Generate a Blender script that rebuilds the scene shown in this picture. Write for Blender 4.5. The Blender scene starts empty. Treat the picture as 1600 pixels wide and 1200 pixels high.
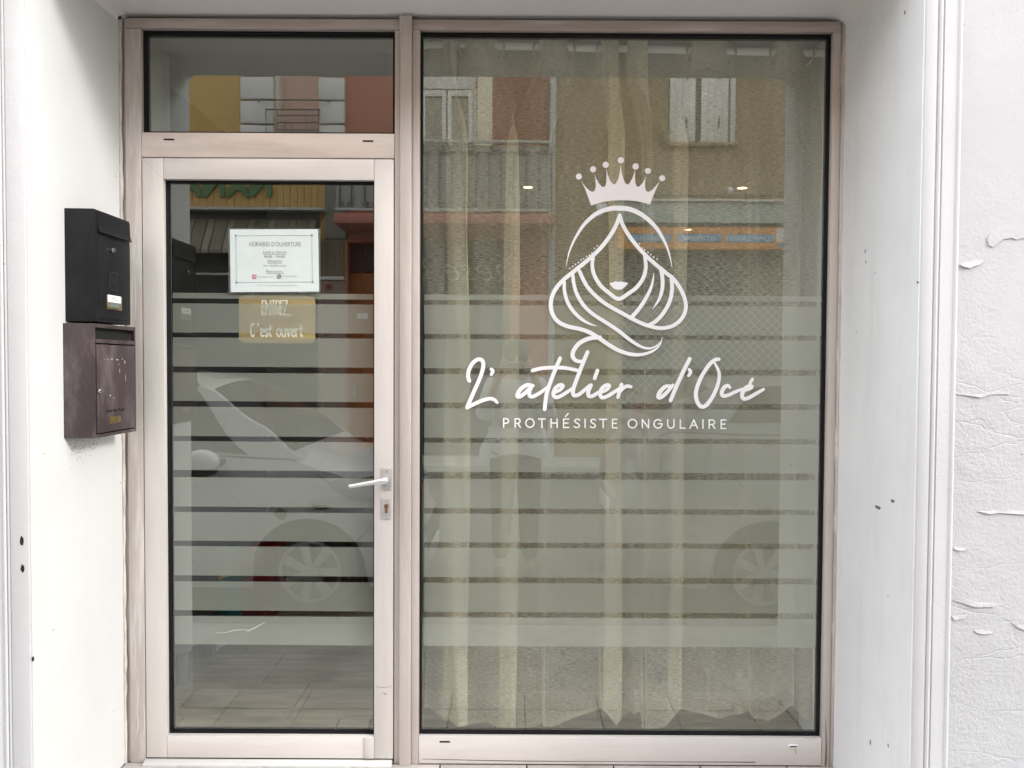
import bpy, bmesh, math, random
from mathutils import Vector, Matrix
from mathutils.geometry import tessellate_polygon

random.seed(7)
SC = bpy.context.scene
COL = SC.collection

# ------------------------------------------------------------------ camera, sky, sun, exposure
F = 1155.0                                   # focal length in photo pixels (photo 1600 x 1200)
CAM = Vector((0.0, -2.573, 1.45))
PITCH, ROLL = math.radians(-1.5), math.radians(0.31)
FWD = Vector((0, math.cos(PITCH), math.sin(PITCH)))
R0 = Vector((1, 0, 0)); U0 = R0.cross(FWD)
RGT = R0 * math.cos(ROLL) + U0 * math.sin(ROLL)
UPV = U0 * math.cos(ROLL) - R0 * math.sin(ROLL)
cam_d = bpy.data.cameras.new('camera'); cam = bpy.data.objects.new('camera', cam_d); COL.objects.link(cam)
cam_d.sensor_width = 36.0; cam_d.lens = F / 1600 * 36.0
cam_d.clip_start = 0.01; cam_d.clip_end = 600
M = Matrix((RGT, UPV, -FWD)).transposed().to_4x4(); M.translation = CAM
cam.matrix_world = M
SC.camera = cam

SUN_DIR = Vector((0.80, -0.37, 0.40)).normalized()
w = bpy.data.worlds.new('World'); SC.world = w; w.use_nodes = True
nt = w.node_tree; nt.nodes.clear()
sky = nt.nodes.new('ShaderNodeTexSky'); sky.sky_type = 'NISHITA'; sky.sun_disc = False
sky.sun_elevation = math.asin(SUN_DIR.z); sky.sun_rotation = math.atan2(SUN_DIR.x, SUN_DIR.y)
sky.air_density = 1.0; sky.dust_density = 0.6; sky.ozone_density = 1.0
hs = nt.nodes.new('ShaderNodeHueSaturation'); hs.inputs['Saturation'].default_value = 0.30
bg = nt.nodes.new('ShaderNodeBackground'); bg.inputs['Strength'].default_value = 0.15
wo = nt.nodes.new('ShaderNodeOutputWorld')
cl = nt.nodes.new('ShaderNodeMix'); cl.data_type = 'RGBA'; cl.inputs['Factor'].default_value = 0.65; cl.inputs['B'].default_value = (7.6, 7.8, 8.2, 1)   # an even veil of high cloud
nt.links.new(sky.outputs[0], hs.inputs['Color']); nt.links.new(hs.outputs[0], cl.inputs['A']); nt.links.new(cl.outputs['Result'], bg.inputs['Color']); nt.links.new(bg.outputs[0], wo.inputs['Surface'])

sun_d = bpy.data.lights.new('sun', 'SUN'); sun_d.energy = 0.5; sun_d.angle = math.radians(10); sun_d.color = (1.0, 0.97, 0.92)
sun = bpy.data.objects.new('sun', sun_d); COL.objects.link(sun)
sun.rotation_euler = (-SUN_DIR).to_track_quat('-Z', 'Y').to_euler(); sun.location = (6, -4, 6)

SC.view_settings.view_transform = 'Standard'; SC.view_settings.look = 'None'
SC.view_settings.gamma = 1.0; SC.view_settings.use_curve_mapping = False
SC.view_settings.exposure = 1.95
SC.render.engine = 'CYCLES'
SC.cycles.max_bounces = 12; SC.cycles.transparent_max_bounces = 40; SC.cycles.diffuse_bounces = 6
SC.cycles.glossy_bounces = 4; SC.cycles.transmission_bounces = 6
SC.cycles.caustics_reflective = False; SC.cycles.sample_clamp_indirect = 6.0
SC.cycles.use_denoising = True

# ------------------------------------------------------------------ measuring: where a sight line meets a real plane
def ray(px, py):
    return FWD + RGT * ((px - 800) / F) + UPV * ((600 - py) / F)
def W(px, py, y=0.0):
    d = ray(px, py); return CAM + d * ((y - CAM.y) / d.y)
def WX(px, py, x):
    d = ray(px, py); return CAM + d * ((x - CAM.x) / d.x)
def WZ(px, py, z):
    d = ray(px, py); return CAM + d * ((z - CAM.z) / d.z)
YG = 0.025                                   # outer face of the panes
def RF(px, py, y):                           # point of the street seen mirrored in the panes
    p = W(px, py, 2 * YG - y); return Vector((p.x, y, p.z))
def xm(p1, p2, y=0.0): return 0.5 * (W(*p1, y).x + W(*p2, y).x)
def zm(p1, p2, y=0.0): return 0.5 * (W(*p1, y).z + W(*p2, y).z)

# ------------------------------------------------------------------ materials
MATS = {}
def new_mat(name):
    m = bpy.data.materials.new(name); m.use_nodes = True; m.node_tree.nodes.clear(); MATS[name] = m
    return m, m.node_tree
def N(nt, t, **kw):
    n = nt.nodes.new(t)
    for k, v in kw.items():
        if k in n.inputs.keys(): n.inputs[k].default_value = v
        else: setattr(n, k, v)
    return n
def L(nt, a, b): nt.links.new(a, b)
def rgba(c): return (c[0], c[1], c[2], 1.0)
def mat(name, col, rough=0.6, metal=0.0, var=0.12, vscale=6.0, bump=0.0, bscale=40.0, stretch=(1, 1, 1), dirt=None, dirt_amt=0.0, dirt_scale=3.0, dirt_stretch=(1, 1, 1), spec=0.5, coat=0.0, detail=6.0, emit=None):
    """Principled surface with uneven colour, fine relief and optional dirt of its own colour."""
    m, t = new_mat(name)
    out = N(t, 'ShaderNodeOutputMaterial'); b = N(t, 'ShaderNodeBsdfPrincipled')
    b.inputs['Metallic'].default_value = metal; b.inputs['Specular IOR Level'].default_value = spec
    b.inputs['Coat Weight'].default_value = coat; b.inputs['Coat Roughness'].default_value = 0.05
    geo = N(t, 'ShaderNodeNewGeometry')
    mp = N(t, 'ShaderNodeMapping'); mp.inputs['Scale'].default_value = stretch
    L(t, geo.outputs['Position'], mp.inputs['Vector'])
    n1 = N(t, 'ShaderNodeTexNoise', Scale=vscale, Detail=detail, Roughness=0.6); L(t, mp.outputs[0], n1.inputs['Vector'])
    r = N(t, 'ShaderNodeValToRGB')
    r.color_ramp.elements[0].position = 0.3; r.color_ramp.elements[1].position = 0.7
    r.color_ramp.elements[0].color = rgba([c * (1 - var) for c in col]); r.color_ramp.elements[1].color = rgba([min(1, c * (1 + var * 0.6)) for c in col])
    L(t, n1.outputs['Fac'], r.inputs['Fac'])
    colour = r.outputs['Color']
    if dirt:
        mp2 = N(t, 'ShaderNodeMapping'); mp2.inputs['Scale'].default_value = dirt_stretch
        L(t, geo.outputs['Position'], mp2.inputs['Vector'])
        n2 = N(t, 'ShaderNodeTexNoise', Scale=dirt_scale, Detail=9.0, Roughness=0.68); L(t, mp2.outputs[0], n2.inputs['Vector'])
        r2 = N(t, 'ShaderNodeValToRGB'); r2.color_ramp.elements[0].position = 0.48; r2.color_ramp.elements[1].position = 0.72
        r2.color_ramp.elements[0].color = (0, 0, 0, 1); r2.color_ramp.elements[1].color = (dirt_amt,) * 3 + (1,)
        L(t, n2.outputs['Fac'], r2.inputs['Fac'])
        mx = N(t, 'ShaderNodeMix', data_type='RGBA'); L(t, r2.outputs['Color'], mx.inputs['Factor'])
        L(t, colour, mx.inputs['A']); mx.inputs['B'].default_value = rgba(dirt)
        colour = mx.outputs['Result']
    L(t, colour, b.inputs['Base Color'])
    rr = N(t, 'ShaderNodeMapRange'); rr.inputs['To Min'].default_value = max(0.02, rough - 0.08); rr.inputs['To Max'].default_value = min(1, rough + 0.08)
    L(t, n1.outputs['Fac'], rr.inputs['Value']); L(t, rr.outputs[0], b.inputs['Roughness'])
    if bump:
        n3 = N(t, 'ShaderNodeTexNoise', Scale=bscale, Detail=7.0, Roughness=0.6); L(t, mp.outputs[0], n3.inputs['Vector'])
        bp = N(t, 'ShaderNodeBump', Strength=bump, Distance=0.01); L(t, n3.outputs['Fac'], bp.inputs['Height']); L(t, bp.outputs[0], b.inputs['Normal'])
    if emit:
        b.inputs['Emission Color'].default_value = rgba(emit[0]); b.inputs['Emission Strength'].default_value = emit[1]
    L(t, b.outputs[0], out.inputs['Surface'])
    return m

def plaster(name, col, rough_bump=0.25, scale=55.0, crack=0.0, stain=None, stain_amt=0.2, lump=0.2):
    m, t = new_mat(name)
    out = N(t, 'ShaderNodeOutputMaterial'); b = N(t, 'ShaderNodeBsdfPrincipled'); b.inputs['Roughness'].default_value = 0.75; b.inputs['Specular IOR Level'].default_value = 0.25
    geo = N(t, 'ShaderNodeNewGeometry')
    n1 = N(t, 'ShaderNodeTexNoise', Scale=2.2, Detail=8.0, Roughness=0.62); L(t, geo.outputs['Position'], n1.inputs['Vector'])
    r = N(t, 'ShaderNodeValToRGB'); r.color_ramp.elements[0].position = 0.32; r.color_ramp.elements[1].position = 0.62
    r.color_ramp.elements[0].color = rgba([c * 0.93 for c in col]); r.color_ramp.elements[1].color = rgba(col)
    L(t, n1.outputs['Fac'], r.inputs['Fac'])
    colour = r.outputs['Color']
    if stain:
        mp = N(t, 'ShaderNodeMapping'); mp.inputs['Scale'].default_value = (6, 6, 1.0); L(t, geo.outputs['Position'], mp.inputs['Vector'])
        n2 = N(t, 'ShaderNodeTexNoise', Scale=1.7, Detail=9.0, Roughness=0.7); L(t, mp.outputs[0], n2.inputs['Vector'])
        r2 = N(t, 'ShaderNodeValToRGB'); r2.color_ramp.elements[0].position = 0.5; r2.color_ramp.elements[1].position = 0.8
        r2.color_ramp.elements[0].color = (0, 0, 0, 1); r2.color_ramp.elements[1].color = (stain_amt,) * 3 + (1,)
        L(t, n2.outputs['Fac'], r2.inputs['Fac'])
        mx = N(t, 'ShaderNodeMix', data_type='RGBA'); L(t, r2.outputs['Color'], mx.inputs['Factor']); L(t, colour, mx.inputs['A']); mx.inputs['B'].default_value = rgba(stain)
        colour = mx.outputs['Result']
    # small dark specks
    v = N(t, 'ShaderNodeTexVoronoi', Scale=9.0); L(t, geo.outputs['Position'], v.inputs['Vector'])
    lt = N(t, 'ShaderNodeMath', operation='LESS_THAN'); L(t, v.outputs['Distance'], lt.inputs[0]); lt.inputs[1].default_value = 0.022
    mx = N(t, 'ShaderNodeMix', data_type='RGBA'); L(t, lt.outputs[0], mx.inputs['Factor']); L(t, colour, mx.inputs['A']); mx.inputs['B'].default_value = (0.22, 0.2, 0.18, 1)
    colour = mx.outputs['Result']
    hgt = N(t, 'ShaderNodeTexNoise', Scale=scale, Detail=8.0, Roughness=0.65); L(t, geo.outputs['Position'], hgt.inputs['Vector'])
    big = N(t, 'ShaderNodeTexNoise', Scale=scale * 0.16, Detail=5.0); L(t, geo.outputs['Position'], big.inputs['Vector'])
    s = N(t, 'ShaderNodeMath', operation='MULTIPLY_ADD'); L(t, big.outputs['Fac'], s.inputs[0]); s.inputs[1].default_value = lump * 6; L(t, hgt.outputs['Fac'], s.inputs[2])
    height = s.outputs[0]
    if crack:
        mp = N(t, 'ShaderNodeMapping'); mp.inputs['Scale'].default_value = (2.0, 2.0, 5.5); L(t, geo.outputs['Position'], mp.inputs['Vector'])
        wn = N(t, 'ShaderNodeTexNoise', Scale=1.6, Detail=6.0); L(t, mp.outputs[0], wn.inputs['Vector'])
        ad = N(t, 'ShaderNodeVectorMath', operation='MULTIPLY_ADD'); L(t, wn.outputs['Color'], ad.inputs[0]); ad.inputs[1].default_value = (1.1, 1.1, 1.1); L(t, mp.outputs[0], ad.inputs[2])
        vc = N(t, 'ShaderNodeTexVoronoi', feature='DISTANCE_TO_EDGE', Scale=1.1); L(t, ad.outputs[0], vc.inputs['Vector'])
        cr = N(t, 'ShaderNodeValToRGB'); cr.color_ramp.elements[0].position = 0.0; cr.color_ramp.elements[1].position = 0.018
        cr.color_ramp.elements[0].color = (1, 1, 1, 1); cr.color_ramp.elements[1].color = (0, 0, 0, 1); L(t, vc.outputs['Distance'], cr.inputs['Fac'])
        msk = N(t, 'ShaderNodeTexNoise', Scale=1.3, Detail=3.0); L(t, geo.outputs['Position'], msk.inputs['Vector'])
        mr = N(t, 'ShaderNodeMapRange'); mr.inputs['From Min'].default_value = 0.48; mr.inputs['From Max'].default_value = 0.62; L(t, msk.outputs['Fac'], mr.inputs['Value'])
        mm = N(t, 'ShaderNodeMath', operation='MULTIPLY'); L(t, cr.outputs['Color'], mm.inputs[0]); L(t, mr.outputs[0], mm.inputs[1])
        m2 = N(t, 'ShaderNodeMath', operation='MULTIPLY'); L(t, mm.outputs[0], m2.inputs[0]); m2.inputs[1].default_value = crack
        sb = N(t, 'ShaderNodeMath', operation='SUBTRACT'); L(t, height, sb.inputs[0]); L(t, m2.outputs[0], sb.inputs[1]); height = sb.outputs[0]
    bp = N(t, 'ShaderNodeBump', Strength=rough_bump, Distance=0.006); L(t, height, bp.inputs['Height']); L(t, bp.outputs[0], b.inputs['Normal'])
    vn = N(t, 'ShaderNodeTexNoise', Scale=1.4, Detail=4.0); L(t, geo.outputs['Position'], vn.inputs['Vector'])
    vr = N(t, 'ShaderNodeMapRange'); vr.inputs['From Min'].default_value = 0.38; vr.inputs['From Max'].default_value = 0.62; vr.inputs['To Min'].default_value = rough_bump * 0.25; vr.inputs['To Max'].default_value = rough_bump * 1.3
    L(t, vn.outputs['Fac'], vr.inputs['Value']); L(t, vr.outputs[0], bp.inputs['Strength'])
    L(t, colour, b.inputs['Base Color']); L(t, b.outputs[0], out.inputs['Surface'])
    return m

def glass_front(name, r0, tint):
    m, t = new_mat(name)
    out = N(t, 'ShaderNodeOutputMaterial'); lw = N(t, 'ShaderNodeLayerWeight'); lw.inputs['Blend'].default_value = 0.5
    pw = N(t, 'ShaderNodeMath', operation='POWER'); L(t, lw.outputs['Facing'], pw.inputs[0]); pw.inputs[1].default_value = 5.0
    ma = N(t, 'ShaderNodeMath', operation='MULTIPLY_ADD'); L(t, pw.outputs[0], ma.inputs[0]); ma.inputs[1].default_value = 1 - r0; ma.inputs[2].default_value = r0
    tr = N(t, 'ShaderNodeBsdfTransparent'); tr.inputs['Color'].default_value = rgba(tint)
    gl = N(t, 'ShaderNodeBsdfGlossy'); gl.inputs['Roughness'].default_value = 0.0; gl.inputs['Color'].default_value = (0.97, 1.0, 0.97, 1)
    geo = N(t, 'ShaderNodeNewGeometry'); nz = N(t, 'ShaderNodeTexNoise', Scale=2.6, Detail=1.5); L(t, geo.outputs['Position'], nz.inputs['Vector'])
    bp = N(t, 'ShaderNodeBump', Strength=1.0, Distance=0.00022); L(t, nz.outputs['Fac'], bp.inputs['Height']); L(t, bp.outputs[0], gl.inputs['Normal'])
    mx = N(t, 'ShaderNodeMixShader'); L(t, ma.outputs[0], mx.inputs['Fac']); L(t, tr.outputs[0], mx.inputs[1]); L(t, gl.outputs[0], mx.inputs[2])
    L(t, mx.outputs[0], out.inputs['Surface'])
    return m
def clear(name, tint):
    m, t = new_mat(name)
    out = N(t, 'ShaderNodeOutputMaterial'); tr = N(t, 'ShaderNodeBsdfTransparent'); tr.inputs['Color'].default_value = rgba(tint)
    L(t, tr.outputs[0], out.inputs['Surface']); return m
def veil(name, col, opacity, translucent=0.5, weave=False, ocon=0.35):
    """A thin translucent sheet: part diffuse, part translucent, part see-through."""
    m, t = new_mat(name)
    out = N(t, 'ShaderNodeOutputMaterial')
    d = N(t, 'ShaderNodeBsdfDiffuse'); tl = N(t, 'ShaderNodeBsdfTranslucent'); tr = N(t, 'ShaderNodeBsdfTransparent')
    for x in (d, tl): x.inputs['Color'].default_value = rgba(col)
    m1 = N(t, 'ShaderNodeMixShader'); m1.inputs['Fac'].default_value = translucent; L(t, d.outputs[0], m1.inputs[1]); L(t, tl.outputs[0], m1.inputs[2])
    m2 = N(t, 'ShaderNodeMixShader'); m2.inputs['Fac'].default_value = opacity; L(t, tr.outputs[0], m2.inputs[1]); L(t, m1.outputs[0], m2.inputs[2])
    geo = N(t, 'ShaderNodeNewGeometry')
    if weave:
        mp = N(t, 'ShaderNodeMapping'); mp.inputs['Scale'].default_value = (48, 0, 300); L(t, geo.outputs['Position'], mp.inputs['Vector'])
        n = N(t, 'ShaderNodeTexNoise', Scale=1.0, Detail=4.0, Roughness=0.65, Distortion=0.0); L(t, mp.outputs[0], n.inputs['Vector'])
        mr = N(t, 'ShaderNodeMapRange'); mr.inputs['From Min'].default_value = 0.3; mr.inputs['From Max'].default_value = 0.7
        mr.inputs['To Min'].default_value = max(0, opacity - ocon); mr.inputs['To Max'].default_value = min(1, opacity + ocon)
        L(t, n.outputs['Fac'], mr.inputs['Value']); L(t, mr.outputs[0], m2.inputs['Fac'])
        lw = N(t, 'ShaderNodeLayerWeight'); lw.inputs['Blend'].default_value = 0.5
        pw = N(t, 'ShaderNodeMath', operation='POWER'); L(t, lw.outputs['Facing'], pw.inputs[0]); pw.inputs[1].default_value = 2.0
        mxm = N(t, 'ShaderNodeMath', operation='MULTIPLY_ADD', use_clamp=True); L(t, pw.outputs[0], mxm.inputs[0]); mxm.inputs[1].default_value = 0.5; L(t, mr.outputs[0], mxm.inputs[2])
        L(t, mxm.outputs[0], m2.inputs['Fac'])
    else:
        n = N(t, 'ShaderNodeTexNoise', Scale=2.5, Detail=6.0); L(t, geo.outputs['Position'], n.inputs['Vector'])
        mr = N(t, 'ShaderNodeMapRange'); mr.inputs['To Min'].default_value = opacity - 0.05; mr.inputs['To Max'].default_value = opacity + 0.05
        L(t, n.outputs['Fac'], mr.inputs['Value']); L(t, mr.outputs[0], m2.inputs['Fac'])
    L(t, m2.outputs[0], out.inputs['Surface']); return m
def glow(name, col, s):
    m, t = new_mat(name); out = N(t, 'ShaderNodeOutputMaterial'); e = N(t, 'ShaderNodeEmission'); e.inputs['Color'].default_value = rgba(col); e.inputs['Strength'].default_value = s
    L(t, e.outputs[0], out.inputs['Surface']); return m

REFL = 0.152
m_glass = glass_front('glass', REFL, (0.965, 0.976, 0.95))
m_clear = clear('glass_inner', (0.965, 0.976, 0.95))
m_frost = veil('frosted_film', (0.69, 0.70, 0.665), 0.44, 0.22)
m_sheer = veil('sheer_linen', (0.94, 0.89, 0.75), 0.38, 0.2, weave=True, ocon=0.22)
m_sheer2 = veil('sheer_linen_double', (0.90, 0.86, 0.74), 0.42, 0.25, weave=True, ocon=0.15)
m_wall = plaster('white_render', (0.665, 0.66, 0.665), 0.20, 95.0, lump=0.15)
m_rough = plaster('white_rough_render', (0.585, 0.58, 0.59), 0.48, 90.0, crack=0.3, stain=(0.62, 0.57, 0.52), stain_amt=0.2, lump=0.25)
m_reveal = plaster('reveal_paint', (0.67, 0.67, 0.655), 0.10, 16.0, stain=(0.62, 0.57, 0.5), stain_amt=0.28, lump=0.15)  # left reveal: paint darkened so the sunlit side keeps its tone
m_reveal2 = plaster('reveal_paint_shade_side', (0.82, 0.83, 0.84), 0.10, 14.0, stain=(0.58, 0.55, 0.5), stain_amt=0.35, lump=0.15)  # right reveal: same paint lightened against the shade, cool skylight tint put in
m_soffit = plaster('soffit_paint', (0.85, 0.82, 0.80), 0.08, 20.0, lump=0.2)
m_alu = mat('anodised_aluminium', (0.59, 0.53, 0.49), rough=0.42, metal=0.15, var=0.09, vscale=3.0, stretch=(5, 5, 0.7), dirt=(0.30, 0.24, 0.20), dirt_amt=0.35, dirt_scale=1.6, dirt_stretch=(9, 9, 0.8), bump=0.03, bscale=160)
m_alu2 = mat('anodised_aluminium_door', (0.68, 0.64, 0.605), rough=0.40, metal=0.15, var=0.06, vscale=3.0, stretch=(5, 5, 0.7), dirt=(0.40, 0.35, 0.31), dirt_amt=0.18, dirt_scale=2.2, dirt_stretch=(6, 6, 0.8), bump=0.03, bscale=160)
m_aluh = mat('anodised_aluminium_rail', (0.78, 0.68, 0.62), rough=0.42, metal=0.15, var=0.07, vscale=3.0, stretch=(0.7, 5, 5), dirt=(0.36, 0.28, 0.24), dirt_amt=0.35, dirt_scale=1.8, dirt_stretch=(1.2, 4, 9), bump=0.03, bscale=160)
m_alud2 = mat('anodised_aluminium_door_rail', (0.76, 0.715, 0.68), rough=0.40, metal=0.15, var=0.05, vscale=3.0, stretch=(0.7, 5, 5), dirt=(0.42, 0.36, 0.32), dirt_amt=0.2, dirt_scale=2.0, dirt_stretch=(1.0, 4, 6), bump=0.03, bscale=160)
m_alubh = mat('weathered_aluminium_head', (0.47, 0.40, 0.36), rough=0.55, metal=0.3, var=0.14, vscale=4.0, stretch=(0.5, 8, 8), dirt=(0.68, 0.65, 0.62), dirt_amt=0.6, dirt_scale=2.4, dirt_stretch=(1.3, 14, 14), bump=0.12, bscale=60)
m_alub = mat('weathered_aluminium', (0.56, 0.50, 0.46), rough=0.55, metal=0.3, var=0.16, vscale=4.0, stretch=(8, 8, 0.5), dirt=(0.76, 0.75, 0.73), dirt_amt=0.8, dirt_scale=2.4, dirt_stretch=(14, 14, 1.3), bump=0.12, bscale=60)
m_sealant = mat('old_sealant', (0.62, 0.57, 0.52), rough=0.8, var=0.2, vscale=14, bump=0.4, bscale=40, dirt=(0.2, 0.16, 0.13), dirt_amt=0.6, dirt_scale=6, dirt_stretch=(3, 3, 1))
m_alud = mat('drip_bar_aluminium', (0.78, 0.77, 0.75), rough=0.35, metal=0.5, var=0.04)
m_gasket = mat('black_rubber', (0.009, 0.009, 0.011), rough=0.6, spec=0.2, var=0.3, vscale=20, bump=0.2, bscale=50)
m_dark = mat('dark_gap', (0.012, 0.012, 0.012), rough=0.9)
m_vinyl = mat('white_vinyl', (0.94, 0.94, 0.95), rough=0.4, var=0.015)
m_vinylp = mat('pale_pink_vinyl', (0.92, 0.88, 0.88), rough=0.4, var=0.015)
m_black = mat('black_powder_coat', (0.010, 0.0105, 0.012), rough=0.55, spec=0.25, var=0.25, vscale=9, bump=0.06, bscale=260, dirt=(0.05, 0.05, 0.05), dirt_amt=0.25, dirt_scale=5)
m_brown = mat('worn_brown_paint', (0.056, 0.039, 0.040), rough=0.48, var=0.25, vscale=7, bump=0.10, bscale=70, dirt=(0.24, 0.20, 0.20), dirt_amt=0.7, dirt_scale=5.5, dirt_stretch=(2, 2, 0.7))
m_chrome = mat('chrome', (0.72, 0.71, 0.69), rough=0.18, metal=1.0, var=0.05)
m_satin = mat('satin_aluminium', (0.80, 0.79, 0.78), rough=0.3, metal=0.75, var=0.06, vscale=30)
m_brass = mat('brass', (0.42, 0.30, 0.12), rough=0.35, metal=0.9, var=0.2, vscale=40)
m_rust = mat('old_brass_cylinder', (0.30, 0.17, 0.08), rough=0.45, metal=0.7, var=0.25, vscale=60)
m_scr = mat('bare_scratch', (0.66, 0.64, 0.61), rough=0.6)
m_paper = mat('laminated_paper', (0.68, 0.75, 0.74), rough=0.25, var=0.03, vscale=14, bump=0.05, bscale=14)
m_ink = mat('grey_ink', (0.17, 0.19, 0.20), rough=0.7)
m_inkl = mat('pale_ink', (0.32, 0.35, 0.36), rough=0.7)
m_pink = mat('pink_ink', (0.55, 0.12, 0.20), rough=0.7)
m_wood = mat('pale_wood', (0.50, 0.365, 0.175), rough=0.55, var=0.2, vscale=3.5, stretch=(2.0, 2, 26), bump=0.05, bscale=30)
m_cream = mat('cream_paint', (0.95, 0.94, 0.88), rough=0.6)
m_rod = mat('white_rod', (0.90, 0.91, 0.88), rough=0.35, var=0.03)
m_ring = mat('bronze_ring', (0.60, 0.55, 0.45), rough=0.35, metal=0.4)
m_tile = mat('wood_look_tile', (0.42, 0.375, 0.29), rough=0.38, var=0.30, vscale=2.6, stretch=(1.6, 9, 1), dirt=(0.16, 0.14, 0.11), dirt_amt=0.4, dirt_scale=2.2, dirt_stretch=(2, 12, 1), bump=0.03)
m_grout = mat('dark_grout', (0.07, 0.062, 0.05), rough=0.9)
m_stile = mat('step_tile', (0.56, 0.52, 0.49), rough=0.5, var=0.12, vscale=9, bump=0.06, bscale=60, dirt=(0.3, 0.25, 0.22), dirt_amt=0.4, dirt_scale=6)
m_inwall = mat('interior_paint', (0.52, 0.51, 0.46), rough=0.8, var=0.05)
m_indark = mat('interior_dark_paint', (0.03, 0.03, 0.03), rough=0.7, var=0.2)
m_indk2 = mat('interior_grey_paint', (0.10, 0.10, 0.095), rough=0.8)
m_ceil = mat('ceiling_paint', (0.55, 0.55, 0.52), rough=0.85, var=0.04)
m_pave = mat('pavement_stone', (0.46, 0.445, 0.42), rough=0.85, var=0.2, vscale=5, bump=0.25, bscale=60, dirt=(0.12, 0.11, 0.10), dirt_amt=0.5)
m_road = mat('asphalt', (0.11, 0.108, 0.105), rough=0.9, var=0.25, vscale=5, bump=0.5, bscale=120)

# ------------------------------------------------------------------ mesh helpers
def wm(o):
    m = Matrix.LocRotScale(o.location, o.rotation_euler, o.scale)
    return wm(o.parent) @ o.matrix_parent_inverse @ m if o.parent else m
def set_parent(o, p):
    if p is not None:
        o.parent = p; o.matrix_parent_inverse = wm(p).inverted()
def tag(o, label=None, cat=None, group=None, kind=None):
    if label: o['label'] = label
    if cat: o['category'] = cat
    if group: o['group'] = group
    if kind: o['kind'] = kind
    return o
def empty(name, loc, label=None, cat=None, group=None):
    o = bpy.data.objects.new(name, None); COL.objects.link(o); o.location = loc; o.empty_display_size = 0.1
    return tag(o, label, cat, group)

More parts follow.
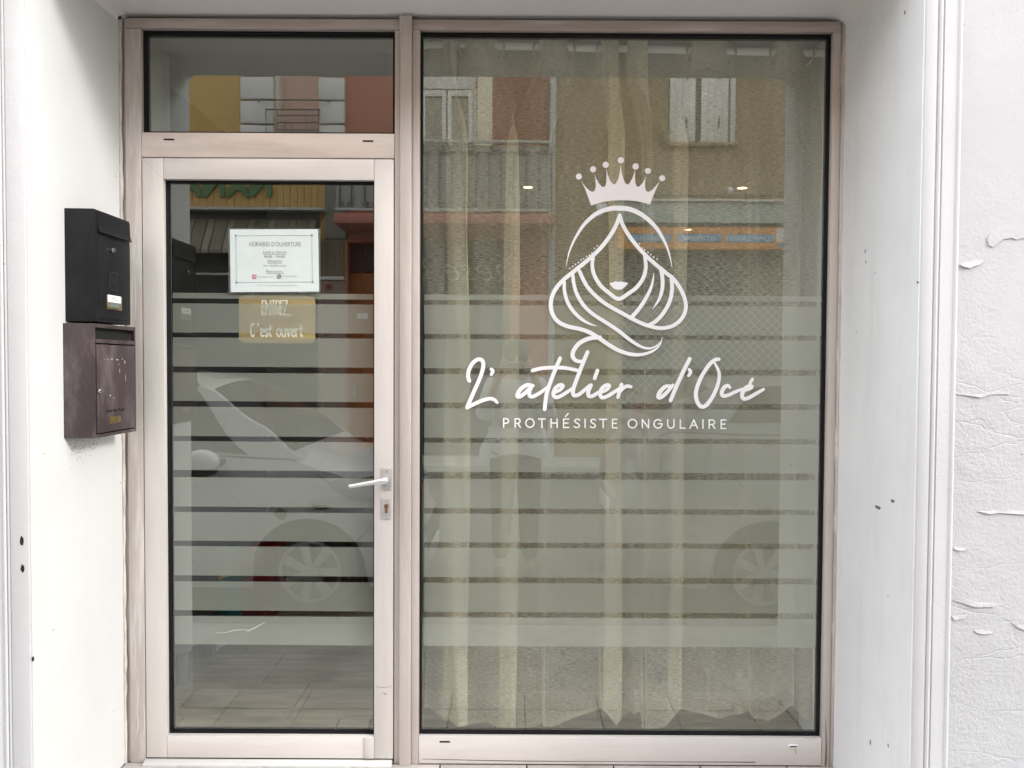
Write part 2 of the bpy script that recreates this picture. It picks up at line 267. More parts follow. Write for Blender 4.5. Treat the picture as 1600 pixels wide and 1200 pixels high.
class MB:
    """Collects shapes; build() links them as one mesh object."""
    def __init__(s): s.v = []; s.f = []; s.mi = []; s.cur = 0
    def add(s, vs, fs):
        b = len(s.v); s.v += [tuple(v) for v in vs]; s.f += [tuple(i + b for i in f) for f in fs]; s.mi += [s.cur] * len(fs); return s
    def box(s, x0, x1, y0, y1, z0, z1):
        x0, x1 = min(x0, x1), max(x0, x1); y0, y1 = min(y0, y1), max(y0, y1); z0, z1 = min(z0, z1), max(z0, z1)
        vs = [(x0, y0, z0), (x1, y0, z0), (x1, y1, z0), (x0, y1, z0), (x0, y0, z1), (x1, y0, z1), (x1, y1, z1), (x0, y1, z1)]
        return s.add(vs, [(3, 2, 1, 0), (4, 5, 6, 7), (0, 1, 5, 4), (1, 2, 6, 5), (2, 3, 7, 6), (3, 0, 4, 7)])
    def prism(s, pts, axis, a, b):
        """2-D outline pts extruded between a and b along axis: 'y' takes (x, z), 'x' takes (y, z), 'z' takes (x, y)."""
        def P(p, d):
            return (p[0], d, p[1]) if axis == 'y' else (d, p[0], p[1]) if axis == 'x' else (p[0], p[1], d)
        n = len(pts)
        vs = [P(p, a) for p in pts] + [P(p, b) for p in pts]
        tri = tessellate_polygon([[Vector((p[0], p[1], 0)) for p in pts]])
        fs = [tuple(t) for t in tri] + [tuple(n + i for i in reversed(t)) for t in tri]
        fs += [(i, (i + 1) % n, n + (i + 1) % n, n + i) for i in range(n)]
        return s.add(vs, fs)
    def tube(s, pts, r, n=8, caps=True):
        pts = [Vector(p) for p in pts]; rs = r if isinstance(r, (list, tuple)) else [r] * len(pts)
        vs, fs = [], []
        t0 = (pts[1] - pts[0]).normalized()
        u = t0.orthogonal().normalized()
        for i, p in enumerate(pts):
            t = (pts[min(i + 1, len(pts) - 1)] - pts[max(i - 1, 0)]).normalized()
            u = (u - t * u.dot(t)).normalized(); v = t.cross(u)
            for k in range(n):
                a = 2 * math.pi * k / n; vs.append(p + (u * math.cos(a) + v * math.sin(a)) * rs[i])
        for i in range(len(pts) - 1):
            for k in range(n):
                fs.append((i * n + k, i * n + (k + 1) % n, (i + 1) * n + (k + 1) % n, (i + 1) * n + k))
        if caps: fs += [tuple(range(n - 1, -1, -1)), tuple((len(pts) - 1) * n + k for k in range(n))]
        return s.add(vs, fs)
    def disc(s, c, r, axis, d, n=20, rz=None):
        c = Vector(c); pts = []
        for k in range(n):
            a = 2 * math.pi * k / n; pts.append((r * math.cos(a), (rz or r) * math.sin(a)))
        if axis == 'y': return s.prism([(c.x + p[0], c.z + p[1]) for p in pts], 'y', c.y, c.y + d)
        if axis == 'x': return s.prism([(c.y + p[0], c.z + p[1]) for p in pts], 'x', c.x, c.x + d)
        return s.prism([(c.x + p[0], c.y + p[1]) for p in pts], 'z', c.z, c.z + d)
    def ring(s, c, R, r, axis, n=24, k=8):
        c = Vector(c); vs, fs = [], []
        e = {'x': (Vector((0, 1, 0)), Vector((0, 0, 1)), Vector((1, 0, 0))), 'y': (Vector((1, 0, 0)), Vector((0, 0, 1)), Vector((0, 1, 0))), 'z': (Vector((1, 0, 0)), Vector((0, 1, 0)), Vector((0, 0, 1)))}[axis] if isinstance(axis, str) else axis
        for i in range(n):
            a = 2 * math.pi * i / n; d = e[0] * math.cos(a) + e[1] * math.sin(a)
            for j in range(k):
                b = 2 * math.pi * j / k; vs.append(c + d * (R + r * math.cos(b)) + e[2] * (r * math.sin(b)))
        for i in range(n):
            for j in range(k): fs.append((i * k + j, ((i + 1) % n) * k + j, ((i + 1) % n) * k + (j + 1) % k, i * k + (j + 1) % k))
        return s.add(vs, fs)
    def blob(s, c, rx, ry, rz, n=14, m=9):
        vs, fs = [], []
        for i in range(m + 1):
            th = math.pi * i / m
            for k in range(n):
                a = 2 * math.pi * k / n; vs.append((c[0] + rx * math.sin(th) * math.cos(a), c[1] + ry * math.sin(th) * math.sin(a), c[2] + rz * math.cos(th)))
        for i in range(m):
            for k in range(n): fs.append((i * n + k, i * n + (k + 1) % n, (i + 1) * n + (k + 1) % n, (i + 1) * n + k))
        return s.add(vs, fs)
    def grid(s, rows, close=False):
        nr, nc = len(rows), len(rows[0]); vs = [p for r in rows for p in r]; fs = []
        for i in range(nr - 1):
            for j in range(nc if close else nc - 1):
                fs.append((i * nc + j, i * nc + (j + 1) % nc, (i + 1) * nc + (j + 1) % nc, (i + 1) * nc + j))
        return s.add(vs, fs)
    def mesh(s, name, smooth=False, bevel=0.0, weld=False):
        me = bpy.data.meshes.new(name); me.from_pydata([tuple(v) for v in s.v], [], s.f)
        me.polygons.foreach_set('material_index', s.mi)
        bm = bmesh.new(); bm.from_mesh(me)
        if weld: bmesh.ops.remove_doubles(bm, verts=bm.verts, dist=1e-5)
        bmesh.ops.recalc_face_normals(bm, faces=bm.faces)
        if bevel:
            ed = [e for e in bm.edges if len(e.link_faces) == 2 and e.calc_face_angle(0) > 0.6]
            bmesh.ops.bevel(bm, geom=ed, offset=bevel, segments=2, profile=0.5, affect='EDGES', clamp_overlap=True)
        bm.to_mesh(me); bm.free()
        if smooth or bevel:
            me.polygons.foreach_set('use_smooth', [True] * len(me.polygons)); me.set_sharp_from_angle(angle=math.radians(38))
        me.update(); return me
    def build(s, name, material, parent=None, smooth=False, bevel=0.0, weld=False):
        me = s.mesh(name, smooth, bevel, weld)
        for mm in (material if isinstance(material, (list, tuple)) else [material]): me.materials.append(mm)
        o = bpy.data.objects.new(name, me); COL.objects.link(o)
        set_parent(o, parent); return o
def box(name, b, material, parent=None, bevel=0.0):
    return MB().box(*b).build(name, material, parent, bevel=bevel)
def place(src, loc, parent=None, name=None):
    o = src.copy(); COL.objects.link(o); o.parent = None; o.matrix_parent_inverse = Matrix(); o.location = loc; set_parent(o, parent); return o
def copy_tree(o, parent=None):
    c = o.copy(); COL.objects.link(c); c.parent = parent
    for ch in list(o.children): copy_tree(ch, c)
    return c
def text_mesh(name, body, size, shear=0.0, spacing=1.0, align='CENTER', extrude=0.0, offset=0.0):
    cu = bpy.data.curves.new(name, 'FONT'); cu.body = body; cu.size = size; cu.shear = shear; cu.space_character = spacing
    cu.align_x = align; cu.extrude = extrude; cu.offset = offset; cu.resolution_u = 3
    ob = bpy.data.objects.new(name, cu); COL.objects.link(ob)
    dg = bpy.context.evaluated_depsgraph_get()
    me = bpy.data.meshes.new_from_object(ob.evaluated_get(dg)); me.name = name
    bpy.data.objects.remove(ob); bpy.data.curves.remove(cu); return me
def text_obj(name, body, size, loc, face, material, parent, sx=1.0, **kw):
    """face '-y': read from the street side; '+y': read from the shop side; '+x'."""
    me = text_mesh(name, body, size, **kw)
    rot = {'-y': (math.pi / 2, 0, 0), '+y': (math.pi / 2, 0, math.pi), '+x': (math.pi / 2, 0, math.pi / 2)}[face]
    T = Matrix.LocRotScale(Vector(loc), None, None) @ Matrix(((1, 0, 0, 0), (0, 1, 0, 0), (0, 0, 1, 0), (0, 0, 0, 1)))
    from mathutils import Euler
    T = Matrix.Translation(Vector(loc)) @ Euler(rot).to_matrix().to_4x4() @ Matrix.Diagonal((sx, 1, 1, 1))
    me.transform(T); me.materials.clear(); me.materials.append(material)
    o = bpy.data.objects.new(name, me); COL.objects.link(o); set_parent(o, parent); return o

# curves traced as strokes -----------------------------------------------------
def catmull(pts, n=7):
    if len(pts) == 2: return [tuple(a + (b - a) * i / n for a, b in zip(pts[0], pts[1])) for i in range(n + 1)]
    out = []; P = [pts[0]] + list(pts) + [pts[-1]]
    for i in range(1, len(P) - 2):
        p0, p1, p2, p3 = P[i - 1], P[i], P[i + 1], P[i + 2]
        for k in range(n):
            t = k / n
            out.append(tuple(0.5 * ((2 * b) + (-a + c) * t + (2 * a - 5 * b + 4 * c - d) * t * t + (-a + 3 * b - 3 * c + d) * t ** 3) for a, b, c, d in zip(p0, p1, p2, p3)))
    out.append(tuple(pts[-1])); return out
def stroke(mb, pts, width, to3d, y, smooth=True, n=7):
    """A ribbon of varying width with round ends; pts are (u, v), to3d maps (u, v, y) to space."""
    ws = width if isinstance(width, (list, tuple)) else None
    if ws: data = [(p[0], p[1], ws[i]) for i, p in enumerate(pts)]
    else: data = [(p[0], p[1], width) for p in pts]
    if smooth: data = catmull(data, n)
    m = len(data); vs, fs = [], []
    for i, (x, z, wd) in enumerate(data):
        a = data[max(i - 1, 0)]; b = data[min(i + 1, m - 1)]
        dx, dz = b[0] - a[0], b[1] - a[1]; l = math.hypot(dx, dz) or 1.0
        nx, nz = -dz / l * wd / 2, dx / l * wd / 2; yy = y - i * 4e-6
        vs += [to3d(x + nx, z + nz, yy), to3d(x - nx, z - nz, yy)]
    fs = [(2 * i, 2 * i + 1, 2 * i + 3, 2 * i + 2) for i in range(m - 1)]
    mb.add(vs, fs)
    for (i, j) in ((0, 1), (m - 1, m - 2)):
        x, z, wd = data[i]
        if wd < 0.5 * max(d[2] for d in data): continue
        a0 = math.atan2(z - data[j][1], x - data[j][0])
        pts2 = [to3d(x + wd / 2 * math.cos(a0 + math.pi / 2 - math.pi * k / 8), z + wd / 2 * math.sin(a0 + math.pi / 2 - math.pi * k / 8), y - i * 4e-6 - 2e-6) for k in range(9)]
        mb.add(pts2, [tuple(range(9))])
def flat(mb, pts, to3d, y):
    tri = tessellate_polygon([[Vector((p[0], p[1], 0)) for p in pts]])
    mb.add([to3d(p[0], p[1], y) for p in pts], [tuple(t) for t in tri])
def circle(cx, cy, r, n=18): return [(cx + r * math.cos(2 * math.pi * k / n), cy + r * math.sin(2 * math.pi * k / n)) for k in range(n)]

# ------------------------------------------------------------------ key levels
XRL, XRR = -1.360, 1.141                     # faces of the two reveals
YF = -0.50                                   # street face of the facade
ZS = 2.650                                   # soffit
ZF = 0.040                                   # reveal and shop floor
ZP, ZR = -0.02, -0.13                        # pavement, road
H_Y = -9.2                                   # street face of the houses opposite

# ================================================================== the setting: ground
def structure(o): o['kind'] = 'structure'; return o
structure(box('road', (-60, 60, -8.0, -1.65, ZR - 0.3, ZR), m_road))
structure(box('pavement', (-60, 60, -1.52, YF + 0.0, ZP - 0.25, ZP), m_pave))
mb = MB()
for i in range(-30, 30): mb.box(i * 1.0 + 0.004, i * 1.0 + 0.996, -1.648, -1.523, ZR - 0.1, ZP + 0.004)
structure(mb.build('kerb', mat('kerb_granite', (0.30, 0.29, 0.28), rough=0.8, var=0.25, vscale=30, bump=0.2), bevel=0.01))
structure(box('far_pavement', (-60, 60, H_Y + 0.0, -8.002, ZR - 0.1, ZP), m_pave))
structure(box('ground', (-300, 300, -300, 300, ZR - 0.6, ZR - 0.31), m_road))

# ------------------------------------------------------------------ our building: white rendered facade with its recess
bld = empty('shop_building', (0, YF, 0), 'white rendered building front with a deep square recess framing the salon door and window', 'building')
XPL, XPR = XRL, XRR
xg1 = xm((1463, 0), (1459, 600), YF); xg2 = xm((1480, 0), (1478, 600), YF); xrw = xm((1502, 0), (1497, 900), YF)
# right pilaster: flat band, groove, bead, moulding; then the rough wall set slightly back
box('pilaster', (XRR + 0.0, xg1, YF, 0.32, ZP - 0.2, 7.4), m_wall, bld, bevel=0.004)
mb = MB(); mb.box(xg1, xg1 + 0.006, YF + 0.007, 0.5, ZP, 7.4); mb.tube([(xg1 + 0.010, YF + 0.006, ZP), (xg1 + 0.010, YF + 0.006, 7.4)], 0.006, 10)
mb.box(xg1 + 0.015, xg1 + 0.020, YF + 0.006, 0.5, ZP, 7.4)
mb.box(xg1 + 0.020, xrw - 0.016, YF + 0.002, 0.5, ZP, 7.4)
mb.tube([(xrw - 0.011, YF + 0.004, ZP), (xrw - 0.011, YF + 0.004, 7.4)], 0.006, 10)
mb.box(xrw - 0.016, xrw, YF + 0.009, 0.5, ZP, 7.4)
mb.build('moulding', m_wall, bld, smooth=True)
box('wall', (xrw, 9.0, YF + 0.012, 0.32, ZP - 0.2, 7.4), m_rough, bld)
# left pilaster with two beads, and the wall beyond
xl1 = xm((12, 700), (14, 1100), YF) ; xl2 = xm((6, 700), (8, 1100), YF)
box('pilaster', (xl1 + 0.006, XRL, YF, 0.32, ZP - 0.2, 7.4), m_wall, bld, bevel=0.004)
mb = MB(); mb.box(xl1 - 0.03, xl1 + 0.006, YF + 0.008, 0.5, ZP, 7.4)
for k in (0.0, -0.012): mb.tube([(xl1 + k, YF + 0.007, ZP), (xl1 + k, YF + 0.007, 7.4)], 0.0048, 10)
mb.build('moulding', m_wall, bld, smooth=True)
box('wall', (-9.0, xl1 - 0.03, YF + 0.005, 0.32, ZP - 0.2, 7.4), m_wall, bld)
# recess lining: separate thin paint layers 3 mm proud of the masonry
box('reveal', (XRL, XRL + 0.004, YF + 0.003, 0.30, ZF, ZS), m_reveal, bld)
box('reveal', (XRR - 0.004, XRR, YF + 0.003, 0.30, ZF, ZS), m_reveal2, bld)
box('lintel', (XRL - 0.0, XRR + 0.0, YF + 0.001, 0.32, ZS + 0.004, 7.398), m_wall, bld, bevel=0.003)
mb = MB()                                     # soffit with rounded plaster cove at its ends
prof = [(XRL + 0.004, ZS + 0.003), (XRL + 0.004, ZS - 0.030)]
prof += [(XRL + 0.004 + 0.035 * (1 - math.cos(a)), ZS - 0.030 + 0.030 * math.sin(a)) for a in [math.pi / 2 * k / 6 for k in range(1, 7)]]
prof += [(XRR - 0.004 - 0.05 * (1 - math.cos(a)), ZS - 0.042 + 0.042 * math.sin(a)) for a in [math.pi / 2 * k / 6 for k in range(6, 0, -1)]]
prof += [(XRR - 0.004, ZS - 0.042), (XRR - 0.004, ZS + 0.003)]
mb.prism(prof, 'y', YF + 0.004, 0.02); mb.build('soffit', m_soffit, bld, smooth=True)
box('step_slab', (XRL, XRR, YF - 0.05, 0.30, ZP - 0.15, ZF - 0.012), m_grout, bld)
# step tiles, one by one
tw = 0.305; x0 = W(283, 1195).x - 4 * tw
tile_mb = MB().box(0.0025, tw - 0.0025, 0.002, 0.178, -0.011, 0.0)
first = None
for j in range(3):
    for i in range(-2, 15):
        xa = x0 + i * tw; xe = min(xa + tw, XRR - 0.006); xs_ = max(xa, XRL + 0.006)
        if xe - xs_ < 0.02: continue
        loc = (xs_, YF - 0.045 + j * 0.182, ZF)
        if xs_ > xa or xe < xa + tw:
            o = MB().box(0.0025, xe - xs_ - 0.0025, 0.002, 0.178, -0.011, 0.0).build('tile', m_stile, bld, bevel=0.002); o.matrix_parent_inverse = wm(bld).inverted(); o.location = loc
        elif first is None:
            first = tile_mb.build('tile', m_stile, bld, bevel=0.002); first.matrix_parent_inverse = wm(bld).inverted(); first.location = loc
        else: place(first, loc, bld)
# sealant beads between frame and reveal, with dark gaps in the top corners
for x, sx in ((XRL + 0.004, 1), (XRR - 0.004, -1)):
    mb = MB(); pts = []; rs = []
    for k in range(60):
        z = ZF + (ZS - ZF) * k / 59; pts.append((x + sx * (0.002 + random.uniform(-0.001, 0.002)), -0.004, z)); rs.append(random.uniform(0.004, 0.009))
    mb.tube(pts, rs, 6); mb.build('sealant', m_sealant, bld, smooth=True)
for (px, py, x, r) in ((184, 27, XRL + 0.01, 0.011), (1325, 36, XRR - 0.013, 0.011)):
    p = W(px, py, -0.012); mb = MB(); mb.blob((p.x, -0.008, p.z), r, 0.006, r * 0.9, 10, 7); mb.build('corner_gap', m_dark, bld, smooth=True)
# plug holes in the left pilaster, chips in the right one
def chip(px, py, w_, h_, y, material, name, parent):
    c = W(px, py, y); pts = []
    for k in range(11):
        a = 2 * math.pi * k / 11; rr = random.uniform(0.75, 1.1); pts.append((c.x + w_ * rr * math.cos(a), c.z + h_ * rr * math.sin(a)))
    return MB().prism(pts, 'y', y, y + 0.003).build(name, material, parent)
chip(34, 845, 0.006, 0.014, YF - 0.0006, m_dark, 'plug_hole', bld); chip(35, 888, 0.006, 0.013, YF - 0.0006, m_dark, 'plug_hole', bld)
chip(51, 1030, 0.003, 0.007, YF - 0.0006, m_dark, 'plug_hole', bld)
def chipx(px, py, w_, h_, x, material, name, parent):
    c = WX(px, py, x); pts = []
    for k in range(9):
        a = 2 * math.pi * k / 9; rr = random.uniform(0.6, 1.1); pts.append((c.y + w_ * rr * math.cos(a), c.z + h_ * rr * math.sin(a)))
    return MB().prism(pts, 'x', x - 0.0006, x + 0.001).build(name, material, parent)
m_chip = mat('grey_chip', (0.16, 0.15, 0.14), rough=0.9)
for px, py, a, b in ((1372, 793, 0.02, 0.006), (1395, 783, 0.012, 0.005), (1352, 392, 0.004, 0.008), (1353, 409, 0.003, 0.006), (1414, 20, 0.004, 0.008), (1360, 1160, 0.006, 0.01), (1388, 1165, 0.004, 0.006), (1434, 441, 0.006, 0.004)):
    chipx(px, py, a, b, XRR - 0.004, m_chip, 'paint_chip', bld)
# peeling paint on the rough wall: thin curled sheets
def flake(pts, curl, lift, name='paint_flake'):
    """A sheet of loose paint: outline in the photo, standing off the wall towards its lower edge."""
    P = [W(px, py, YF + 0.012) for px, py in pts]; zt = max(p.z for p in P); zb = min(p.z for p in P); mb = MB(); n = len(P)
    def off(p): f = (zt - p.z) / (zt - zb + 1e-6); return YF + 0.0110 - lift - 0.45 * curl * f ** 2
    front = [(p.x, off(p), p.z) for p in P]; back = [(p.x, YF + 0.013, p.z) for p in P]
    tri = tessellate_polygon([[Vector((p.x, p.z, 0)) for p in P]])
    mb.add(front + back, [tuple(t) for t in tri] + [(i, (i + 1) % n, n + (i + 1) % n, n + i) for i in range(n)])
    return mb.build(name, m_rough, bld)
flake([(1542, 372), (1548, 364), (1556, 359), (1567, 356), (1578, 355), (1585, 358), (1600, 356), (1612, 361), (1612, 372), (1598, 372), (1588, 375), (1580, 372), (1567, 374), (1558, 380), (1551, 386), (1544, 384)], 0.002, 0.0015)
flake([(1499, 414), (1508, 411), (1518, 408), (1527, 404), (1534, 404), (1536, 408), (1530, 413), (1521, 416), (1513, 419), (1504, 417)], 0.013, 0.001)
flake([(1492, 616), (1505, 613), (1518, 614), (1530, 617), (1545, 613), (1562, 612), (1578, 613), (1577, 616), (1562, 616), (1545, 617), (1531, 621), (1518, 619), (1504, 617)], 0.006, 0.001)
flake([(1528, 799), (1545, 799), (1558, 797), (1566, 793), (1574, 797), (1590, 799), (1612, 800), (1612, 804), (1590, 803), (1573, 802), (1560, 801), (1545, 803)], 0.007, 0.001)
flake([(1490, 855), (1502, 856), (1510, 858), (1500, 860), (1490, 858)], 0.008, 0.001)
flake([(1490, 938), (1498, 932), (1510, 936), (1525, 942), (1540, 942), (1555, 944), (1553, 947), (1538, 948), (1522, 948), (1507, 943)], 0.006, 0.001)
flake([(1522, 984), (1535, 985), (1550, 987), (1549, 989), (1534, 990), (1524, 988)], 0.006, 0.001)
flake([(1486, 962), (1500, 962), (1512, 961), (1505, 966), (1490, 968)], 0.006, 0.001)
flake([(1580, 972), (1590, 977), (1605, 982), (1605, 985), (1590, 981)], 0.006, 0.001)
def flakep(pts, curl, lift):
    global YF
    return flake(pts, curl, lift)

# ================================================================== shopfront frame
zt_head, zb_head = zm((300, 29), (1000, 33)), zm((300, 44), (1000, 51))
xa = xm((194, 40), (206, 1190)); xb = xm((221, 230), (229.5, 1180))
xm0, xm1, xm2, xm3 = xm((617, 100), (614, 1180)), xm((627, 100), (623.5, 1180)), xm((645, 100), (641.5, 1180)), xm((656.5, 100), (654, 1150))
xr0, xr1 = xm((1302.5, 60), (1282.5, 1150)), xm((1322, 60), (1300, 1180))
zd_top = zm((222, 247), (617, 250)); zr_top = zm((222, 206.5), (617, 210))
z_bot = zm((230, 1193), (640, 1194)); zw_bot = zm((655, 1149), (1281, 1154.5))
zt_glass = zm((222, 44), (617, 48)); ztw = zm((658, 50.5), (1303, 53.5))
frame = empty('shopfront_frame', (0, 0.02, ZF), 'pinkish anodised aluminium shopfront frame holding door, fanlight and big window', 'frame')
box('jamb_strip', (XRL + 0.006, xa, 0.006, 0.06, ZF, zt_head), m_alub, frame, bevel=0.002)
box('jamb', (xa, xb, -0.004, 0.06, ZF, zb_head), m_alub, frame, bevel=0.002)
box('jamb', (xr0, xr1 - 0.013, -0.004, 0.06, ZF, zb_head), m_alu, frame, bevel=0.002)
box('jamb_strip', (xr1 - 0.012, XRR - 0.005, -0.010, 0.06, ZF, zt_head), m_alub, frame, bevel=0.003)
box('head', (xa + 0.001, xm1 - 0.001, -0.004, 0.06, zb_head + 0.001, zt_head), m_alubh, frame, bevel=0.002)
box('head', (xm2 + 0.001, xr1 - 0.014, -0.004, 0.06, zb_head + 0.001, zt_head), m_alubh, frame, bevel=0.002)
box('mullion_fillet', (xm0 + 0.002, xm1 - 0.001, -0.001, 0.06, ZF, zb_head), m_alu, frame, bevel=0.001)
box('mullion', (xm1, xm2, -0.016, 0.058, ZF, zt_head + 0.006), m_alu, frame, bevel=0.003)
box('mullion_fillet', (xm2 + 0.001, xm3, -0.003, 0.06, ZF, zb_head), m_alu, frame, bevel=0.001)
box('mullion_end', (xm1 - 0.001, xm2 + 0.001, -0.0185, -0.0155, zt_head - 0.052, zt_head + 0.006), m_alub, frame)
box('transom_rail', (xb + 0.001, xm0 + 0.001, -0.004, 0.06, zd_top + 0.004, zr_top), m_aluh, frame, bevel=0.002)
box('sill_rail', (xm3 + 0.001, xr0 - 0.001, -0.004, 0.06, ZF + 0.003, zw_bot), m_alud2, frame, bevel=0.002)
for px, py in ((264, 218), (575, 220.5), (695, 1159)):
    c = W(px, py, -0.004); h = 0.016
    mb = MB(); n = 8
    pts = [(c.x - h + 0.003 * math.cos(math.pi / 2 + math.pi * k / n), c.z + 0.003 * math.sin(math.pi / 2 + math.pi * k / n)) for k in range(n + 1)] + [(c.x + h + 0.003 * math.cos(-math.pi / 2 + math.pi * k / n), c.z + 0.003 * math.sin(-math.pi / 2 + math.pi * k / n)) for k in range(n + 1)]
    mb.prism(pts, 'y', -0.0046, -0.002); mb.build('drain_slot', m_dark, frame)
c = W(1239, 1165.5, -0.004)
cap = box('drain_cap', (c.x - 0.017, c.x + 0.017, -0.008, -0.003, c.z - 0.005, c.z + 0.006), m_vinyl, frame, bevel=0.002)
box('slot', (c.x - 0.012, c.x + 0.012, -0.0086, -0.006, c.z - 0.002, c.z + 0.002), m_dark, cap)

def pane(parent, x0, x1, z0, z1, y0=YG, y1=YG + 0.008):
    mb = MB(); mb.box(x0, x1, y0, y1, z0, z1)
    mb.mi = [1, 1, 0, 1, 1, 1]
    return mb.build('glass_pane', [m_glass, m_clear], parent)
def gasket(parent, x0, x1, z0, z1, t=0.010, ty=None, y0=0.013):
    ty = ty or t; mb = MB()
    mb.box(x0, x0 + t, y0, 0.05, z0, z1); mb.box(x1 - t, x1, y0, 0.05, z0, z1)
    mb.box(x0 + t, x1 - t, y0 + 0.0005, 0.05, z1 - ty, z1); mb.box(x0 + t, x1 - t, y0 + 0.0005, 0.05, z0, z0 + t)
    return mb.build('gasket', m_gasket, parent, bevel=0.0015)

# fanlight above the door
fan = empty('transom_window', (0.5 * (xb + xm0), 0.03, zr_top), 'wide low fanlight pane above the salon door', 'window')
gasket(fan, xb + 0.001, xm0 + 0.001, zr_top + 0.001, zb_head, 0.008, 0.011)
pane(fan, xb + 0.007, xm0 - 0.006, zr_top + 0.007, zb_head - 0.010)

# ------------------------------------------------------------------ big window with its vinyl
win = empty('shop_window', (0.5 * (xm3 + xr0), 0.03, zw_bot), 'large fixed shop window with frosted bands and white salon logo in front of sheer curtains', 'window')
gasket(win, xm3 + 0.001, xr0 - 0.001, zw_bot + 0.001, zb_head, 0.006, 0.009)
wpane = pane(win, xm3 + 0.005, xr0 - 0.005, zw_bot + 0.005, zb_head - 0.008)
BANDS = [(461, 469.7), (477.5, 523), (530.8, 576.5), (586, 630.5), (639.5, 685.5), (693.5, 739), (750, 796), (804.5, 849.5), (858, 904), (913, 958.5), (967.5, 1012)]
def bands(parent, x0, x1, slope):
    for a, b in BANDS:
        za, zb = W(970, a, YG).z, W(970, b, YG).z
        mb = MB(); mb.add([(x0, YG + 0.0086, zb - slope), (x1, YG + 0.0086, zb + slope), (x1, YG + 0.0086, za + slope), (x0, YG + 0.0086, za - slope)], [(0, 1, 2, 3)])
        mb.build('frosted_band', m_frost, parent)
bands(wpane, W(662, 700, YG).x, W(1281, 700, YG).x, 0.0006)

YV = YG - 0.0006
def tod(px, py, y): return W(px, py, y)
def fromz(ox, oy, s): return lambda pts: [(ox + p[0] / s, oy + p[1] / s) for p in pts]
ZA, ZB, ZC, ZD = fromz(700, 540, 6.154), fromz(940, 540, 5.714), fromz(850, 235, 5.854), fromz(850, 400, 6.0)
# crown
mb = MB()
up = [(430, 505), (405, 430), (375, 350), (340, 280), (385, 340), (420, 370), (448, 379), (466, 366), (474, 335), (471, 275), (460, 212), (478, 258), (502, 302), (528, 330), (550, 335), (563, 322), (570, 285), (572, 230), (570, 160), (582, 215), (600, 265), (622, 300), (642, 311), (660, 300), (680, 260), (694, 195), (702, 130), (709, 195), (724, 255), (744, 300), (762, 312), (782, 300), (803, 265), (822, 215), (833, 175), (832, 240), (836, 300), (848, 331), (868, 331), (900, 302), (924, 258), (940, 215), (926, 275), (924, 335), (936, 372), (955, 379), (982, 366), (1018, 332), (1062, 275), (1030, 345), (1000, 410), (970, 497), (920, 480), (850, 464), (770, 456), (700, 455), (620, 459), (540, 471), (480, 487)]
flat(mb, ZC(up), tod, YV)
for cx, cy, r in ((319, 239, 28), (449, 173, 28), (565, 132, 29), (703, 90, 29), (838, 147, 29), (951, 187, 28), (1081, 254, 28)):
    flat(mb, ZC(circle(cx, cy, r)), tod, YV)
mb.build('crown_decal', m_vinylp, win)
# veiled head
def S(mb, Z, pts, wd, k, s, n=7):
    stroke(mb, Z(pts), [x / s for x in wd] if isinstance(wd, (list, tuple)) else wd / s, tod, YV - 0.00012 * k, n=n)
mb = MB()
S(mb, ZC, [(203, 1058), (232, 925), (290, 795), (375, 668), (490, 572), (610, 532), (690, 529), (790, 540), (905, 595), (1020, 700), (1098, 825), (1145, 945), (1172, 1070)], [4, 14, 22, 31, 38, 43, 45, 44, 40, 34, 25, 16, 4], 0, 5.854)
hl = ZC([(693, 592), (672, 655), (640, 722), (590, 802), (520, 890), (430, 978), (300, 1085)]) + ZD([(182, 224), (112, 305), (72, 390), (64, 480), (88, 560), (142, 622), (225, 660), (330, 683), (420, 712), (510, 765), (600, 828), (700, 885), (800, 918), (900, 925), (1000, 900), (1068, 855), (1098, 808), (1108, 757)])
stroke(mb, hl, [5.6] + [6.2] * 6 + [6.2] * 10 + [6.2, 6.0, 5.6, 5.0, 4.0, 2.6, 1.6, 0.6], tod, YV - 0.00012 * 1)
hr = ZC([(693, 592), (718, 675), (775, 775), (845, 868), (930, 960), (1030, 1050), (1130, 1132)]) + ZD([(1205, 205), (1275, 300), (1322, 410), (1328, 500), (1292, 585), (1215, 650), (1110, 676), (1000, 660), (880, 615), (740, 540), (600, 462), (500, 388), (420, 305), (372, 230), (335, 145)])
stroke(mb, hr, [5.6] + [5.9] * 21, tod, YV - 0.00012 * 2)
S(mb, ZD, [(462, 20), (452, 85), (470, 175), (525, 270), (605, 342), (698, 402), (790, 352), (872, 290), (930, 205), (955, 105), (945, 8)], [30, 34, 36, 36, 35, 36, 35, 36, 36, 34, 30], 3, 6.0)
flat(mb, ZD([(612, 253), (648, 247), (672, 237), (695, 243), (720, 237), (748, 246), (790, 253), (765, 285), (730, 311), (697, 318), (660, 309), (633, 285)]), tod, YV - 0.0006)
S(mb, ZD, [(190, 245), (192, 325), (216, 420), (270, 512), (350, 590), (430, 636), (497, 656)], [30, 32, 33, 33, 30, 20, 3], 4, 6.0)
S(mb, ZD, [(270, 175), (280, 262), (310, 360), (372, 462), (460, 545), (580, 622), (700, 702), (800, 782), (900, 845), (980, 866), (1050, 845), (1097, 800)], [30, 33, 34, 34, 34, 34, 34, 32, 26, 20, 14, 6], 5, 6.0)
S(mb, ZD, [(1030, 158), (1016, 255), (974, 362), (900, 482), (815, 582)], [3, 22, 32, 36, 38], 3.5, 6.0)
S(mb, ZD, [(1098, 125), (1112, 230), (1106, 320), (1076, 412), (1018, 497)], [36, 36, 34, 26, 3], 4.5, 6.0)
S(mb, ZD, [(1195, 215), (1200, 312), (1180, 420), (1122, 530), (1052, 608), (975, 652)], [34, 36, 36, 36, 36, 34], 5.5, 6.0)
